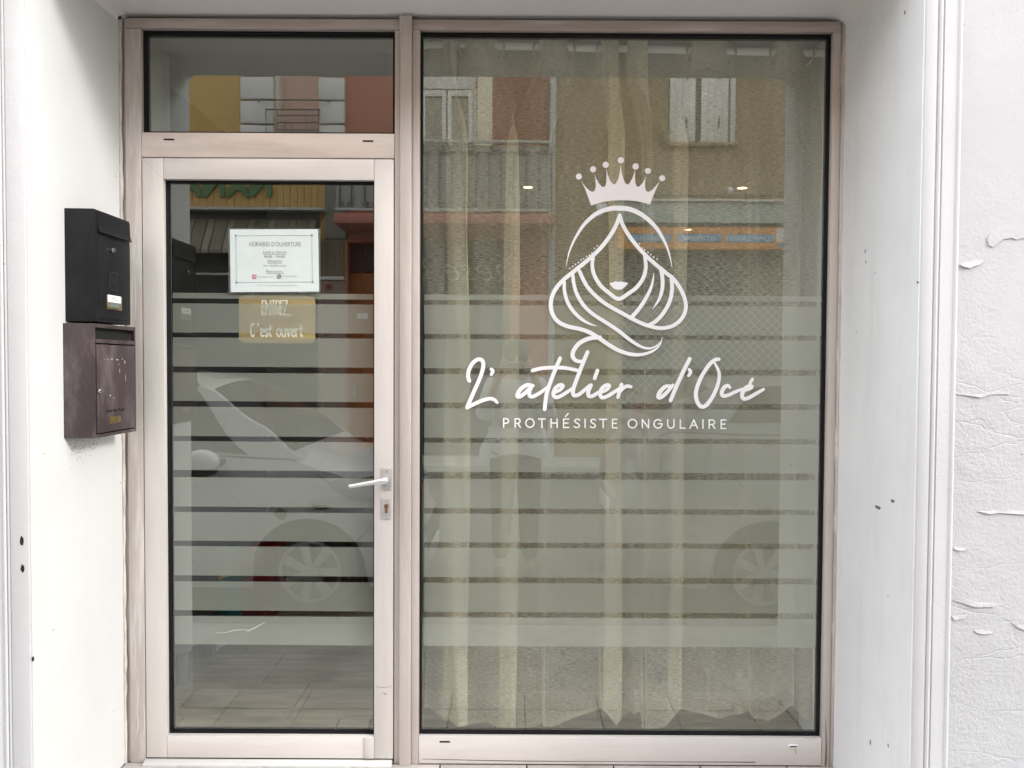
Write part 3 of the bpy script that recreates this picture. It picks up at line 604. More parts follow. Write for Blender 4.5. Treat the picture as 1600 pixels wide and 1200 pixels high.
S(mb, ZD, [(525, 762), (425, 773), (335, 815), (282, 880), (268, 935), (292, 975), (330, 988), (360, 985)], [36, 40, 40, 40, 40, 36, 34, 30], 6.5, 6.0)
for x, y in ((236, 1078), (262, 1060), (288, 1042), (314, 1023), (340, 1002), (363, 990), (391, 971), (415, 958), (438, 939), (462, 896), (487, 872), (875, 853), (899, 893), (921, 911), (952, 932), (977, 954), (1003, 975), (1035, 993)):
    flat(mb, ZC(circle(x, y, 7, 10)), tod, YV - 0.0012)
mb.build('veiled_head_decal', m_vinyl, win)
# script name, letter after letter
script = [
    (ZA, 6.154, [(205, 338), (193, 295), (203, 230), (240, 165), (292, 132), (332, 148), (338, 205), (312, 300), (255, 430), (200, 555), (185, 595)], 37),
    (ZA, 6.154, [(183, 597), (240, 567), (330, 527), (400, 510), (445, 520), (473, 547)], [34, 36, 36, 34, 32, 26]),
    (ZA, 6.154, [(416, 226), (432, 244), (417, 276)], [30, 32, 30]),
    (ZA, 6.154, [(818, 385), (765, 378), (705, 412), (668, 470), (680, 492), (730, 465), (800, 392)], [30, 36, 40, 40, 38, 36, 30]),
    (ZA, 6.154, [(806, 388), (783, 440), (786, 482), (820, 488), (890, 450), (955, 400)], [36, 38, 38, 36, 34, 26]),
    (ZA, 6.154, [(1078, 122), (1040, 210), (985, 350), (945, 480), (930, 612)], [36, 38, 38, 38, 36]),
    (ZA, 6.154, [(812, 240), (890, 220), (1000, 211), (1120, 214), (1245, 238)], [34, 36, 36, 36, 32]),
    (ZA, 6.154, [(1025, 452), (1078, 425), (1106, 388), (1078, 378), (1035, 408), (1013, 460), (1030, 496), (1075, 488), (1140, 450), (1205, 405)], [28, 32, 34, 36, 38, 38, 36, 36, 34, 28]),
    (ZA, 6.154, [(1342, 62), (1305, 150), (1250, 290), (1205, 420), (1208, 474), (1250, 474), (1310, 430), (1368, 378)], [36, 38, 38, 38, 38, 36, 34, 30]),
    (ZA, 6.154, [(1376, 380), (1350, 440), (1352, 482), (1385, 486), (1440, 455), (1490, 425)], [34, 38, 38, 36, 34, 28]),
    (ZA, 6.154, [(1437, 240), (1410, 315)], 36),
    (ZA, 6.154, [(1475, 450), (1525, 425), (1552, 388), (1525, 380), (1485, 408), (1463, 460), (1478, 498), (1525, 490), (1590, 452), (1660, 405)], [28, 32, 34, 36, 38, 38, 36, 36, 34, 28]),
    (ZB, 5.714, [(178, 348), (162, 400), (146, 460)], [34, 34, 32]),
    (ZB, 5.714, [(150, 430), (185, 388), (225, 362), (262, 368)], [26, 30, 32, 28]),
    (ZB, 5.714, [(612, 360), (570, 366), (525, 408), (506, 455), (528, 462), (580, 420), (636, 352)], [28, 34, 38, 38, 36, 34, 28]),
    (ZB, 5.714, [(786, 118), (742, 205), (665, 370), (616, 490)], [34, 36, 36, 34]),
    (ZB, 5.714, [(782, 214), (795, 236), (777, 268)], [28, 30, 28]),
    (ZB, 5.714, [(1048, 122), (1012, 128), (955, 178), (885, 290), (844, 405), (850, 490), (888, 543), (938, 528), (1000, 440), (1042, 330), (1048, 240), (1012, 160)], [30, 34, 34, 34, 36, 36, 36, 36, 34, 32, 28, 20]),
    (ZB, 5.714, [(1145, 374), (1126, 357), (1094, 374), (1073, 418), (1084, 448), (1130, 442), (1195, 412), (1255, 388)], [26, 32, 36, 36, 34, 32, 30, 26]),
    (ZB, 5.714, [(1262, 402), (1310, 388), (1340, 368), (1316, 362), (1276, 390), (1254, 440), (1268, 474), (1312, 466), (1380, 428), (1446, 390)], [28, 32, 36, 36, 38, 36, 34, 34, 32, 26]),
    (ZB, 5.714, [(1347, 300), (1326, 334)], 28)]
mb = MB()
for k, (Z, s, pts, wd) in enumerate(script): S(mb, Z, pts, wd, 0.2 + 0.9 * (k % 7), s, 8)
mb.build('name_lettering', m_vinyl, win)
# thin round capitals under it
def arc(cx, cy, rx, ry, a0, a1, n=14): return [(cx + rx * math.cos(math.radians(a0 + (a1 - a0) * i / n)), cy - ry * math.sin(math.radians(a0 + (a1 - a0) * i / n))) for i in range(n + 1)]
GL = {  # unit box, v down
 'P': [[(0, 0), (0, 1)], [(0, 0), (.5, 0)] + arc(.5, .27, .5, .27, 90, -90) + [(0, .54)]],
 'R': [[(0, 0), (0, 1)], [(0, 0), (.5, 0)] + arc(.5, .27, .45, .27, 90, -90) + [(0, .54)], [(.5, .54), (1, 1)]],
 'O': [arc(.5, .5, .5, .5, 0, 360, 30)], 'T': [[(0, 0), (1, 0)], [(.5, 0), (.5, 1)]],
 'H': [[(0, 0), (0, 1)], [(1, 0), (1, 1)], [(0, .48), (1, .48)]],
 'E': [[(1, 0), (0, 0), (0, 1), (1, 1)], [(0, .48), (.85, .48)]],
 'S': [arc(.55, .24, .42, .24, 25, 180, 10) + [(.3, .42), (.7, .55)] + arc(.45, .76, .45, .24, 0, -155, 12)],
 'I': [[(.5, 0), (.5, 1)]], 'N': [[(0, 1), (0, 0), (1, 1), (1, 0)]],
 'G': [arc(.5, .5, .5, .5, 45, 360, 26) + [(.55, .5)]],
 'U': [[(0, 0), (0, .6)] + arc(.5, .62, .5, .38, 180, 360) + [(1, 0)]], 'L': [[(0, 0), (0, 1), (1, 1)]],
 'A': [[(0, 1), (.5, 0), (1, 1)], [(.2, .66), (.8, .66)]],
 'Z': [[(0, 0), (1, 0), (0, 1), (1, 1)]], 'C': [arc(.5, .5, .5, .5, 45, 315, 20)],
 ',': [[(.6, .9), (.3, 1.15)]], "'": [[(.6, -.05), (.4, .18)]],
 'c': [arc(.5, .7, .5, .3, 45, 315, 16)], 'e': [[(.03, .7), (.97, .66)] + arc(.5, .7, .48, .3, 10, 315, 16)],
 's': [arc(.52, .53, .4, .14, 20, 200, 8) + [(.5, .7)] + arc(.48, .85, .42, .15, 60, -160, 10)],
 't': [[(.45, .1), (.45, .9), (.7, 1), (.9, .94)], [(.05, .38), (.95, .36)]],
 'o': [arc(.5, .7, .48, .3, 0, 360, 20)], 'u': [[(.05, .4), (.05, .8)] + arc(.5, .8, .45, .2, 180, 360, 8) + [(.95, .4), (.95, 1)]],
 'v': [[(0, .4), (.5, 1), (1, .4)]], 'r': [[(.1, .4), (.1, 1)], [(.1, .6), (.4, .42), (.9, .42)]]}
def letters(mb, items, wd, y, to3d, jit=0.00005):
    for k, (ch, x0, x1, y0, y1) in enumerate(items):
        for q, st in enumerate(GL[ch]):
            pts = [(x0 + (x1 - x0) * u, y0 + (y1 - y0) * v) for u, v in st]
            for i in range(len(pts) - 1):
                stroke(mb, [pts[i], pts[i + 1]], wd, to3d, y - jit * (q * 3 + (i % 3)), smooth=False)
row = [('P', 787, 794.5), ('R', 804.9, 813), ('O', 821.6, 834.4), ('T', 841.6, 851.8), ('H', 861, 870.5), ('E', 880.6, 888.8), ('S', 896.6, 906.6), ('I', 910, 918.4), ('S', 922, 931.2), ('T', 936.8, 948), ('E', 957, 964), ('O', 981.6, 994.8), ('N', 1003.6, 1013.5), ('G', 1021.8, 1034.6), ('U', 1043.3, 1053.2), ('L', 1063, 1070.6), ('A', 1078, 1090), ('I', 1094, 1102.8), ('R', 1108, 1117), ('E', 1126.8, 1134)]
mb = MB(); items = []
for ch, a, b in row:
    t0 = 654.2 + (a - 787) * (656.3 - 654.2) / 347; items.append((ch, a, b, t0, t0 + 13.2))
letters(mb, items, 2.0, YV, tod)
stroke(mb, [(883.5, 650.8), (888.0, 645.9)], 2.0, tod, YV - 0.0001, smooth=False)
mb.build('trade_lettering', m_vinyl, win)

# ------------------------------------------------------------------ the door
door = empty('salon_door', (xb, 0.0, ZF), 'glazed aluminium salon door with frosted bands and white lever handle', 'door')
xd0, xd1 = xb + 0.003, xm0 - 0.001
xg0, xgl = xm((257, 281), (261, 1147)), xm((587, 284), (583, 1147))
zg1, zg0 = zm((258, 279), (586, 283.5)), zm((260, 1150), (583, 1148.5))
zdb = zm((230, 1183), (615, 1183.5)); ztop = zd_top
YD = -0.006
box('stile', (xd0, xg0, YD, 0.05, zdb, ztop), m_alu2, door, bevel=0.002)
box('stile', (xgl, xd1, YD, 0.05, zdb, ztop), m_alu2, door, bevel=0.002)
mb = MB(); mb.box(xg0 + 0.0006, xgl - 0.0006, YD, 0.05, zg1, ztop); mb.build('top_rail', m_alud2, door, bevel=0.002)
mb = MB(); mb.box(xg0 + 0.0006, xgl - 0.0006, YD, 0.05, zdb, zg0); mb.build('bottom_rail', m_alud2, door, bevel=0.002)
mb = MB()                                     # mitre lines of the top corners
for (a, b) in (((xd0 + 0.004, ztop - 0.004), (xg0 - 0.002, zg1 + 0.002)), ((xd1 - 0.004, ztop - 0.004), (xgl + 0.002, zg1 + 0.002))):
    mb.add([(a[0], YD - 0.0003, a[1]), (a[0] + 0.0012, YD - 0.0003, a[1] + 0.0006), (b[0] + 0.0012, YD - 0.0003, b[1] + 0.0006), (b[0], YD - 0.0003, b[1])], [(0, 1, 2, 3)])
mb.build('mitre_joint', m_alub, door)
gasket(door, xg0, xgl, zg0, zg1, 0.0062, 0.0075, 0.012)
dpane = pane(door, xg0 + 0.0055, xgl - 0.0055, zg0 + 0.0055, zg1 - 0.007)
bands(dpane, xg0 + 0.012, xgl - 0.010, -0.0006)
p = [W(570.5, 1150), W(585, 1184)]
box('corner_block', (p[0].x, p[1].x, YD - 0.004, YD - 0.0002, zdb + 0.002, zg0 - 0.002), m_alu2, door, bevel=0.001)
za, zb2 = zm((230, 1184), (612, 1185)), zm((230, 1194.5), (612, 1194.5))
mb = MB(); mb.prism([(YD, za), (YD - 0.022, zb2 + 0.012), (YD - 0.022, zb2), (YD, zb2)], 'x', xd0 - 0.004, xd1 - 0.002); mb.build('drip_bar', m_alud, door, bevel=0.001)
# handle
a, b = W(598, 731, YD), W(612, 764.5, YD)
pl = box('handle_plate', (a.x, b.x, YD - 0.006, YD - 0.0003, b.z, a.z), m_satin, door, bevel=0.0015)
cx = 0.5 * (a.x + b.x)
def screw(p_, parent, r=0.0024):
    mb = MB(); mb.disc(p_, r, 'y', -0.001, 12); o = mb.build('screw', m_chrome, parent)
    return o
for py in (736.5, 758.5):
    z = W(604, py, YD).z; screw((cx, YD - 0.006, z), pl); box('screw_slot', (cx - 0.0003, cx + 0.0003, YD - 0.0076, YD - 0.0069, z - 0.002, z + 0.002), m_dark, pl)
hp = W(604.5, 748, YD)
mb = MB(); mb.disc((hp.x, YD - 0.010, hp.z), 0.0115, 'y', 0.005, 20); mb.build('collar', m_chrome, door, smooth=True)
h1, h2, h3 = W(604, 748.5, YD - 0.045), W(585, 754, YD - 0.052), W(545, 760.5, YD - 0.052)
mb = MB(); mb.tube([(hp.x, YD - 0.008, hp.z), (hp.x, YD - 0.030, hp.z)], 0.0085, 14)
mb.tube([(hp.x + 0.006, YD - 0.036, hp.z + 0.001), (hp.x - 0.004, YD - 0.040, hp.z - 0.001), (h2.x + 0.012, YD - 0.044, h2.z + 0.002), (h2.x, YD - 0.045, h2.z), (0.5 * (h2.x + h3.x), YD - 0.046, 0.5 * (h2.z + h3.z)), (h3.x, YD - 0.047, h3.z)], [0.010, 0.012, 0.0105, 0.0085, 0.0072, 0.0066], 14)
mb.build('lever_handle', m_satin, door, smooth=True)
a, b = W(597, 778.5, YD), W(611, 810.5, YD)
lp = box('lock_plate', (a.x, b.x, YD - 0.005, YD - 0.0003, b.z, a.z), m_satin, door, bevel=0.0015)
cx = 0.5 * (a.x + b.x)
for py in (783.5, 806): screw((cx, YD - 0.005, W(604, py, YD).z), lp)
c = W(604, 790.5, YD)
mb = MB(); mb.disc((cx, YD - 0.0075, c.z), 0.0082, 'y', 0.003, 18); mb.box(cx - 0.0048, cx + 0.0048, YD - 0.0072, YD - 0.0045, c.z - 0.024, c.z - 0.004); mb.build('key_cylinder', m_rust, lp, bevel=0.0008)
box('key_slot', (cx - 0.0008, cx + 0.0008, YD - 0.0082, YD - 0.0074, c.z - 0.004, c.z + 0.004), m_dark, lp)
# scratch in the frosted film and fine scuffs
mb = MB(); stroke(mb, [(337, 988), (350, 989), (365, 985), (380, 984), (391, 985)], [0.4, 0.7, 0.9, 0.7, 0.5], tod, YG - 0.0002); stroke(mb, [(386, 987), (398, 981), (414, 972)], [0.6, 1.2, 0.5], tod, YG - 0.0003)
mb.build('scratch', m_scr, dpane)

random.seed(21)
def specks(n, x0, x1, z0, z1, parent):
    mb = MB()
    for k in range(n):
        cx_, cz_ = random.uniform(x0, x1), z0 + (z1 - z0) * random.random() ** 1.6; rr = random.uniform(0.0004, 0.0011)
        mb.prism([(cx_ + rr * math.cos(a_), cz_ + rr * random.uniform(.6, 1.2) * math.sin(a_)) for a_ in [2 * math.pi * i / 5 for i in range(5)]], 'y', YG - 0.0004, YG - 0.0001)
    o = mb.build('dust_specks', mat('dust', (0.62, 0.62, 0.58), rough=0.9), parent); o['kind'] = 'stuff'
specks(90, xg0 + 0.02, xgl - 0.02, zg0 + 0.02, zg0 + 0.75, dpane)
specks(110, xm3 + 0.02, xr0 - 0.02, zw_bot + 0.02, zw_bot + 1.2, wpane)
m_grime = mat('frame_grime', (0.16, 0.13, 0.11), rough=0.9)
for pts, wd, m_, y_, par in (([(233, 1012), (237, 1018), (239, 1030)], [0.5, 1.1, 0.5], m_scr, YD - 0.0004, door), ([(588, 969), (600, 970), (611, 969)], [0.4, 0.6, 0.4], m_scr, YD - 0.0004, door), ([(587, 1073), (597, 1074), (612, 1073)], [0.4, 0.6, 0.4], m_grime, YD - 0.0004, door),
                             ([(599, 1082), (603, 1085)], [0.8, 1.6], m_grime, YD - 0.0004, door), ([(224, 1100), (226, 1120), (225, 1150)], [0.5, 1.4, 0.6], m_scr, -0.0044, frame), ([(211, 940), (212, 960), (210, 985), (212, 1010), (211, 1040)], [0.4, 1.6, 0.7, 1.8, 0.5], m_scr, -0.0044, frame), ([(215, 1060), (216, 1085), (214, 1110), (216, 1130), (214, 1150)], [0.5, 1.9, 0.9, 2.0, 0.4], m_scr, -0.0044, frame),
                             ([(211, 420), (212, 460), (211, 500)], [0.6, 2.0, 0.6], m_scr, -0.0044, frame), ([(203, 560), (206, 640), (205, 700)], [0.5, 1.6, 0.5], m_scr, -0.0044, frame), ([(660, 1186), (800, 1189), (960, 1190), (1180, 1191)], [0.8, 1.4, 0.8, 1.6], m_grime, -0.0044, frame), ([(1243, 1171), (1244, 1180)], [0.9, 0.3], m_grime, -0.0044, frame), ([(1290, 1120), (1291, 1170), (1290, 1195)], [0.5, 2.4, 3.0], m_grime, -0.0044, frame)):
    mb = MB(); stroke(mb, pts, wd, tod, y_); mb.build('scuff', m_, par)

# ------------------------------------------------------------------ opening hours sheet, on the glass
sheet = empty('opening_hours_sheet', W(428, 407, YG - 0.001), 'white laminated opening hours sheet taped high on the door glass', 'notice')
YS = YG - 0.0016
cs = [(359, 358.5), (497, 358), (498.5, 455.5), (360.5, 456.5)]
def shp(u, v, y=YS):                          # u, v in 0..1 across the sheet
    ax, ay = cs[0][0] + (cs[1][0] - cs[0][0]) * u, cs[0][1] + (cs[1][1] - cs[0][1]) * u
    bx, by = cs[3][0] + (cs[2][0] - cs[3][0]) * u, cs[3][1] + (cs[2][1] - cs[3][1]) * u
    return W(ax + (bx - ax) * v, ay + (by - ay) * v, y)
mb = MB(); rows = []
for j in range(9): rows.append([shp(i / 12, j / 8, YS - 0.0006 * math.sin(i * 1.3 + j) * math.sin(j * 0.9)) for i in range(13)])
mb.grid(rows); rows = [[(q.x, YG - 0.0003, q.z) for q in r_] for r_ in rows]; mb.grid(rows)
mb.build('paper', m_paper, sheet, smooth=True)
mb = MB(); c_, d_ = W(356.8, 356.5, YG - 0.0002), W(500.5, 458.2, YG - 0.0002); mb.box(c_.x, d_.x, YG - 0.0002, YG - 0.0001, d_.z, c_.z); mb.build('laminate', veil('laminate_film', (0.5, 0.55, 0.53), 0.3), sheet)
YI = YS - 0.0012
def sst(mb, pts, wd): stroke(mb, pts, wd, lambda u, v, y: shp(u, v, y), YI, smooth=False)
mb = MB()
for a, b in (((.075, .10), (.92, .10)), ((.075, .845), (.92, .845)), ((.068, .12), (.068, .825)), ((.928, .12), (.928, .825))): 
    pa, pb = shp(*a, YI), shp(*b, YI); t_ = 0.0006
    mb.add([(pa.x - t_, YI, pa.z - t_), (pa.x + t_, YI, pa.z + t_), (pb.x + t_, YI, pb.z + t_), (pb.x - t_, YI, pb.z - t_)], [(0, 1, 2, 3)])
mb.build('border', m_inkl, sheet)
for u, v in ((.068, .10), (.928, .10), (.068, .845), (.928, .845)):
    c = shp(u, v, YI - 0.0002); pts = []
    for k in range(8):
        r = 0.0062 if k % 2 == 0 else 0.002; pts.append((c.x + r * math.cos(k * math.pi / 4), c.z + r * math.sin(k * math.pi / 4)))
    mb = MB(); mb.prism(pts, 'y', YI - 0.0003, YI - 0.0001); mb.build('star', m_ink, sheet)
def stext(body, u, v, hpx, wpx, ink=m_ink, under=False, name='text'):
    """one printed line, fitted to its width on the sheet"""
    me_h = hpx / 449 * 1.35
    c = shp(u, v, YI - 0.0002)
    o = text_obj(name, body, me_h, (0, 0, 0), '-y', ink, sheet, offset=-0.0001)
    xs = [q.co.x for q in o.data.vertices]; s_ = (wpx / 449) / (max(xs) - min(xs)); mid = 0.5 * (max(xs) + min(xs))
    for q in o.data.vertices: q.co = Vector(((q.co.x - mid) * s_ + c.x, q.co.y + c.y, q.co.z + c.z))
    if under:
        w2 = wpx / 449 / 2; mbu = MB(); mbu.box(c.x - w2, c.x + w2, YI - 0.0002, YI - 0.0001, c.z - 0.0042, c.z - 0.0031); mbu.build('underline', ink, sheet)
    return o
stext("HORAIRES D'OUVERTURE", .512, .272, 7.5, 81, m_inkl, name='heading')
stext('Lundi au Samedi', .505, .385, 4.2, 36, m_ink, True)
stext('8H00 - 19H00', .505, .455, 3.8, 32, m_ink)
stext('Dimanche', .505, .525, 4.2, 22, m_ink, True)
stext('sur rendez vous', .505, .595, 3.6, 36, m_ink)
stext('Réservation :', .505, .69, 4.2, 27, m_ink, True)
stext('latelierdoce', .40, .77, 3.0, 24, m_inkl)
stext('07 00 07 00 00', .665, .77, 3.0, 22, m_inkl)
stext('Merci de prendre rendez-vous à l’avance, par téléphone', .535, .905, 2.8, 62, m_inkl)
c = shp(.27, .755, YI)
mb = MB(); mb.box(c.x - 0.0072, c.x + 0.0072, YI - 0.0003, YI, c.z - 0.0072, c.z + 0.0072); o = mb.build('icon', m_pink, sheet, bevel=0.0)
mb = MB(); mb.ring((c.x, YI - 0.0004, c.z), 0.0035, 0.0008, 'y', 16, 4); mb.build('ring', m_paper, o)
c = shp(.55, .755, YI)
mb = MB(); mb.disc((c.x, YI - 0.0003, c.z), 0.0077, 'y', 0.0003, 20); o = mb.build('icon', m_ink, sheet)
mb = MB(); stroke(mb, [(c.x - 0.003, c.z + 0.0035), (c.x - 0.0015, c.z - 0.001), (c.x + 0.0035, c.z - 0.003)], [0.0025, 0.0014, 0.0025], lambda u, v, y: (u, y, v), YI - 0.0006); mb.build('handset', m_paper, o)

# ------------------------------------------------------------------ wooden ENTREZ sign, hanging behind the door glass
sg = empty('wooden_open_sign', W(432, 499, YG + 0.022), 'pale wooden sign with rounded corners hanging inside the door below the opening hours sheet', 'sign')
YB = YG + 0.0102
a, b = W(373, 461, YB), W(492, 536.5, YB)
def rrect(x0, x1, z0, z1, r, n=6):
    out = []
    for cx_, cz_, s_ in ((x1 - r, z1 - r, 0), (x0 + r, z1 - r, 90), (x0 + r, z0 + r, 180), (x1 - r, z0 + r, 270)):
        out += [(cx_ + r * math.cos(math.radians(s_ + 90 * k / n)), cz_ + r * math.sin(math.radians(s_ + 90 * k / n))) for k in range(n + 1)]
    return out
mb = MB(); mb.prism(rrect(a.x, b.x, b.z, a.z, 0.02), 'y', YB, YB + 0.009); mb.build('board', m_wood, sg, bevel=0.0012)
mb = MB(); ys = YB - 0.0004
px_ = 340; f_ = lambda x, y: (340 + x / 5.714, 340 + y / 5.714)
def row_(txt, xs, y0, y1):
    out = []
    for ch, (x0_, x1_) in zip(txt, xs):
        p0, p1 = f_(x0_, y0), f_(x1_, y1); out.append((ch, p0[0], p1[0], p0[1], p1[1]))
    return out
letters(mb, row_('ENTREZ,', [(398, 420), (430, 472), (486, 510), (522, 556), (563, 584), (590, 622), (636, 652)], 742, 868), 2.2, ys, tod)
letters(mb, row_("C'est ouvert", [(296, 330), (350, 372), (385, 416), (424, 450), (456, 482), (0, 0), (528, 564), (574, 606), (620, 648), (660, 690), (698, 720), (730, 762)][:5] ,  945, 1062), 2.2, ys, tod)
letters(mb, row_('ouvert', [(528, 564), (574, 606), (618, 648), (660, 690), (698, 720), (728, 762)], 945, 1062), 2.2, ys, tod)
mb.build('lettering', m_cream, sg)
mb = MB()
def ap(pts, wd): stroke(mb, [f_(*q) for q in pts], wd, tod, ys - 0.0001, smooth=False)
ap([(345, 900), (480, 900)], 0.9); ap([(570, 900), (700, 900)], 0.9)
flat(mb, [f_(*q) for q in ((490, 900), (455, 885), (465, 900), (455, 915))], tod, ys - 0.0002); flat(mb, [f_(*q) for q in ((565, 900), (602, 915), (592, 900), (602, 885))], tod, ys - 0.0002)
for k in range(4):
    ap([(300 + k * 20, 880), (325 + k * 20, 900), (300 + k * 20, 918)], 0.8); ap([(758 - k * 20, 880), (735 - k * 20, 900), (758 - k * 20, 918)], 0.8)
flat(mb, [f_(*q) for q in ((525, 912), (508, 892), (516, 884), (525, 891), (534, 884), (542, 892))], tod, ys - 0.0002)
mb.build('arrows', mat('grey_green_ink', (0.42, 0.42, 0.36), rough=0.7), sg)
mb = MB(); mb.tube([(a.x + 0.03, YB + 0.004, a.z - 0.004), (0.5 * (a.x + b.x), YB + 0.004, a.z + 0.06), (b.x - 0.03, YB + 0.004, a.z - 0.004)], 0.0012, 5)
mb.blob((0.5 * (a.x + b.x), YB - 0.002, a.z + 0.06), 0.006, 0.006, 0.006, 8, 6); mb.build('string', m_cream, sg)

# ------------------------------------------------------------------ letter boxes on the left reveal
XW = XRL + 0.004
def near_y(px, x): return (CAM.y + (x - CAM.x) * F / (px - 800))
# black box, upper
xf = XW + 0.093; y0, y1 = -0.327, -0.124; z1_, z0_ = 1.916, 1.574
bx = empty('black_letter_box', (XW, y0, z0_), 'black steel letter box with white name label, mounted above the brown one', 'letter box')
mb = MB(); mb.prism([(XW, z1_ + 0.0), (xf - 0.004, z1_ - 0.001), (xf, z1_ - 0.004), (xf, z0_), (XW, z0_)], 'y', y0, y1); mb.build('case', m_black, bx, bevel=0.0015)
box('side_lip', (xf - 0.0005, xf + 0.004, y0 + 0.001, y0 + 0.006, z0_ + 0.001, z1_ - 0.006), m_black, bx)
def uv(px, py, x=xf): return WX(px, py, x)
dtop = z1_ - 0.078
box('door_panel', (xf, xf + 0.003, y0 + 0.010, y1 - 0.005, z0_ + 0.012, dtop - 0.004), m_black, bx, bevel=0.001)
mb = MB(); fl = [(xf, z1_ - 0.010), (xf + 0.003, z1_ - 0.012), (xf + 0.004, z1_ - 0.050), (xf + 0.007, z1_ - 0.064), (xf + 0.010, z1_ - 0.068), (xf + 0.009, z1_ - 0.071), (xf + 0.004, z1_ - 0.068), (xf, z1_ - 0.052)]
n = len(fl); mb.add([(q[0], y0 + 0.010, q[1]) for q in fl] + [(q[0], y1 - 0.005, q[1]) for q in fl], [(i, (i + 1) % n, n + (i + 1) % n, n + i) for i in range(n)] + [tuple(range(n)), tuple(range(2 * n - 1, n - 1, -1))])
mb.build('flap', m_black, bx)
def locker(px, py, parent, x):
    q = WX(px, py, x); mb = MB(); mb.disc((x, q.y, q.z), 0.0085, 'x', 0.010, 18); o = mb.build('lock', m_chrome, parent, bevel=0.001)
    box('key_slot', (x + 0.0098, x + 0.0105, q.y - 0.0008, q.y + 0.0008, q.z - 0.004, q.z + 0.004), m_dark, o)
locker(173, 391, bx, xf + 0.003)
q = uv(176.5, 440); mb = MB()
for (dy, dz, sy, sz) in ((0, .027, .021, .0006), (0, -.027, .021, .0006), (-.021, 0, .0006, .027), (.021, 0, .0006, .027)): mb.box(xf + 0.003, xf + 0.0036, q.y + dy - sy, q.y + dy + sy, q.z + dz - sz, q.z + dz + sz)
for dy, a_ in ((-.008, .3), (0.0, -.3), (.008, .25)): mb.box(xf + 0.003, xf + 0.0036, q.y + dy - .0006, q.y + dy + .0006, q.z - .012, q.z + .012 + a_ * .01)
mb.build('embossing', mat('embossed_grey', (0.05, 0.05, 0.055), rough=0.4), bx)
q = uv(176.5, 473)
fr = box('name_holder', (xf + 0.003, xf + 0.006, q.y - 0.044, q.y + 0.044, q.z - 0.023, q.z + 0.021), m_brass, bx, bevel=0.001)
box('name_card', (xf + 0.006, xf + 0.0068, q.y - 0.041, q.y + 0.036, q.z + 0.000, q.z + 0.022), m_vinyl, fr)
box('card_slot', (xf + 0.006, xf + 0.0064, q.y - 0.034, q.y + 0.032, q.z - 0.016, q.z - 0.001), mat('grey_window', (0.18, 0.2, 0.18), rough=0.2), fr)
text_obj('name', 'NOLI', 0.016, (xf + 0.0071, q.y - 0.003, q.z + 0.006), '+x', m_ink, fr)
for px, py in ((125.5, 361.5), (127, 471)):
    q = W(px, py, y0); mb = MB(); mb.disc((q.x, y0 - 0.0005, q.z), 0.0022, 'y', 0.001, 10); mb.build('bolt_hole', m_dark, bx)
# brown box, lower
xf = XW + 0.095; y0, y1 = -0.340, -0.095; z1_, z0_ = 1.568, 1.220
bb = empty('brown_letter_box', (XW, y0, z0_), 'scuffed brown metal letter box with open slot, below the black one', 'letter box')
t = 0.003
mb = MB()
mb.box(XW, xf - 0.002, y0, y0 + t, z0_, z1_); mb.box(XW, xf - 0.002, y1 - t, y1, z0_, z1_); mb.box(XW, XW + t, y0 + t, y1 - t, z0_, z1_)
mb.box(XW + t, xf - 0.002, y0 + t, y1 - t, z0_, z0_ + t); mb.box(XW + t, xf - 0.002, y0 + t, y1 - t, z1_ - t, z1_)
mb.build('case', m_brown, bb, bevel=0.001)
mb = MB()                                      # front frame around slot and door
zs1, zs0 = z1_ - 0.012, z1_ - 0.047
mb.box(xf - 0.004, xf, y0, y0 + 0.006, z0_, z1_); mb.box(xf - 0.004, xf, y1 - 0.008, y1, z0_, z1_)
mb.box(xf - 0.004, xf, y0 + 0.006, y1 - 0.008, zs1, z1_); mb.box(xf - 0.004, xf + 0.003, y0 + 0.006, y1 - 0.008, zs0 - 0.012, zs0); mb.box(xf - 0.004, xf, y0 + 0.006, y1 - 0.008, z0_, z0_ + 0.010)
mb.build('front_frame', m_brown, bb, bevel=0.001)
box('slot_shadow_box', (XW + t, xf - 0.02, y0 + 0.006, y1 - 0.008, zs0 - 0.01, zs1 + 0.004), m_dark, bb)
box('door_panel', (xf - 0.004, xf + 0.002, y0 + 0.010, y1 - 0.011, z0_ + 0.014, zs0 - 0.016), m_brown, bb, bevel=0.001)
locker(154, 611, bb, xf + 0.002)
q = WX(179, 655, xf); pl = box('brass_plate', (xf + 0.002, xf + 0.0035, q.y - 0.032, q.y + 0.030, q.z - 0.012, q.z + 0.010), m_brass, bb, bevel=0.0006)
q = WX(180, 641, xf); mb = MB()
random.seed(11)
for k in range(9): mb.box(xf + 0.002, xf + 0.0026, q.y - 0.055 + k * 0.012, q.y - 0.047 + k * 0.012, q.z - random.uniform(0.001, 0.006), q.z + random.uniform(0.001, 0.006))
mb.build('old_label_print', m_dark, bb)
m_prime = mat('chipped_primer', (0.55, 0.52, 0.50), rough=0.7)
for px, py, a_, b_ in ((168, 562, .004, .002), (175, 561, .009, .0015), (183, 562, .006, .002), (191, 561, .003, .002), (195, 566, .0025, .006), (196, 590, .001, .012), (187, 580, .0015, .008), (186, 569, .001, .004), (163, 562, .0015, .0015), (172, 618, .004, .003), (178, 622, .006, .001)):
    q = WX(px, py, xf + 0.002); pts = []
    for k in range(7): aa = k * 2 * math.pi / 7; rr = random.uniform(.6, 1.1); pts.append((q.y + a_ * rr * math.cos(aa), q.z + b_ * rr * math.sin(aa)))
    mb = MB(); mb.prism(pts, 'x', xf + 0.0019, xf + 0.0025); mb.build('paint_chip', m_prime, bb)
random.seed(5); mb = MB()
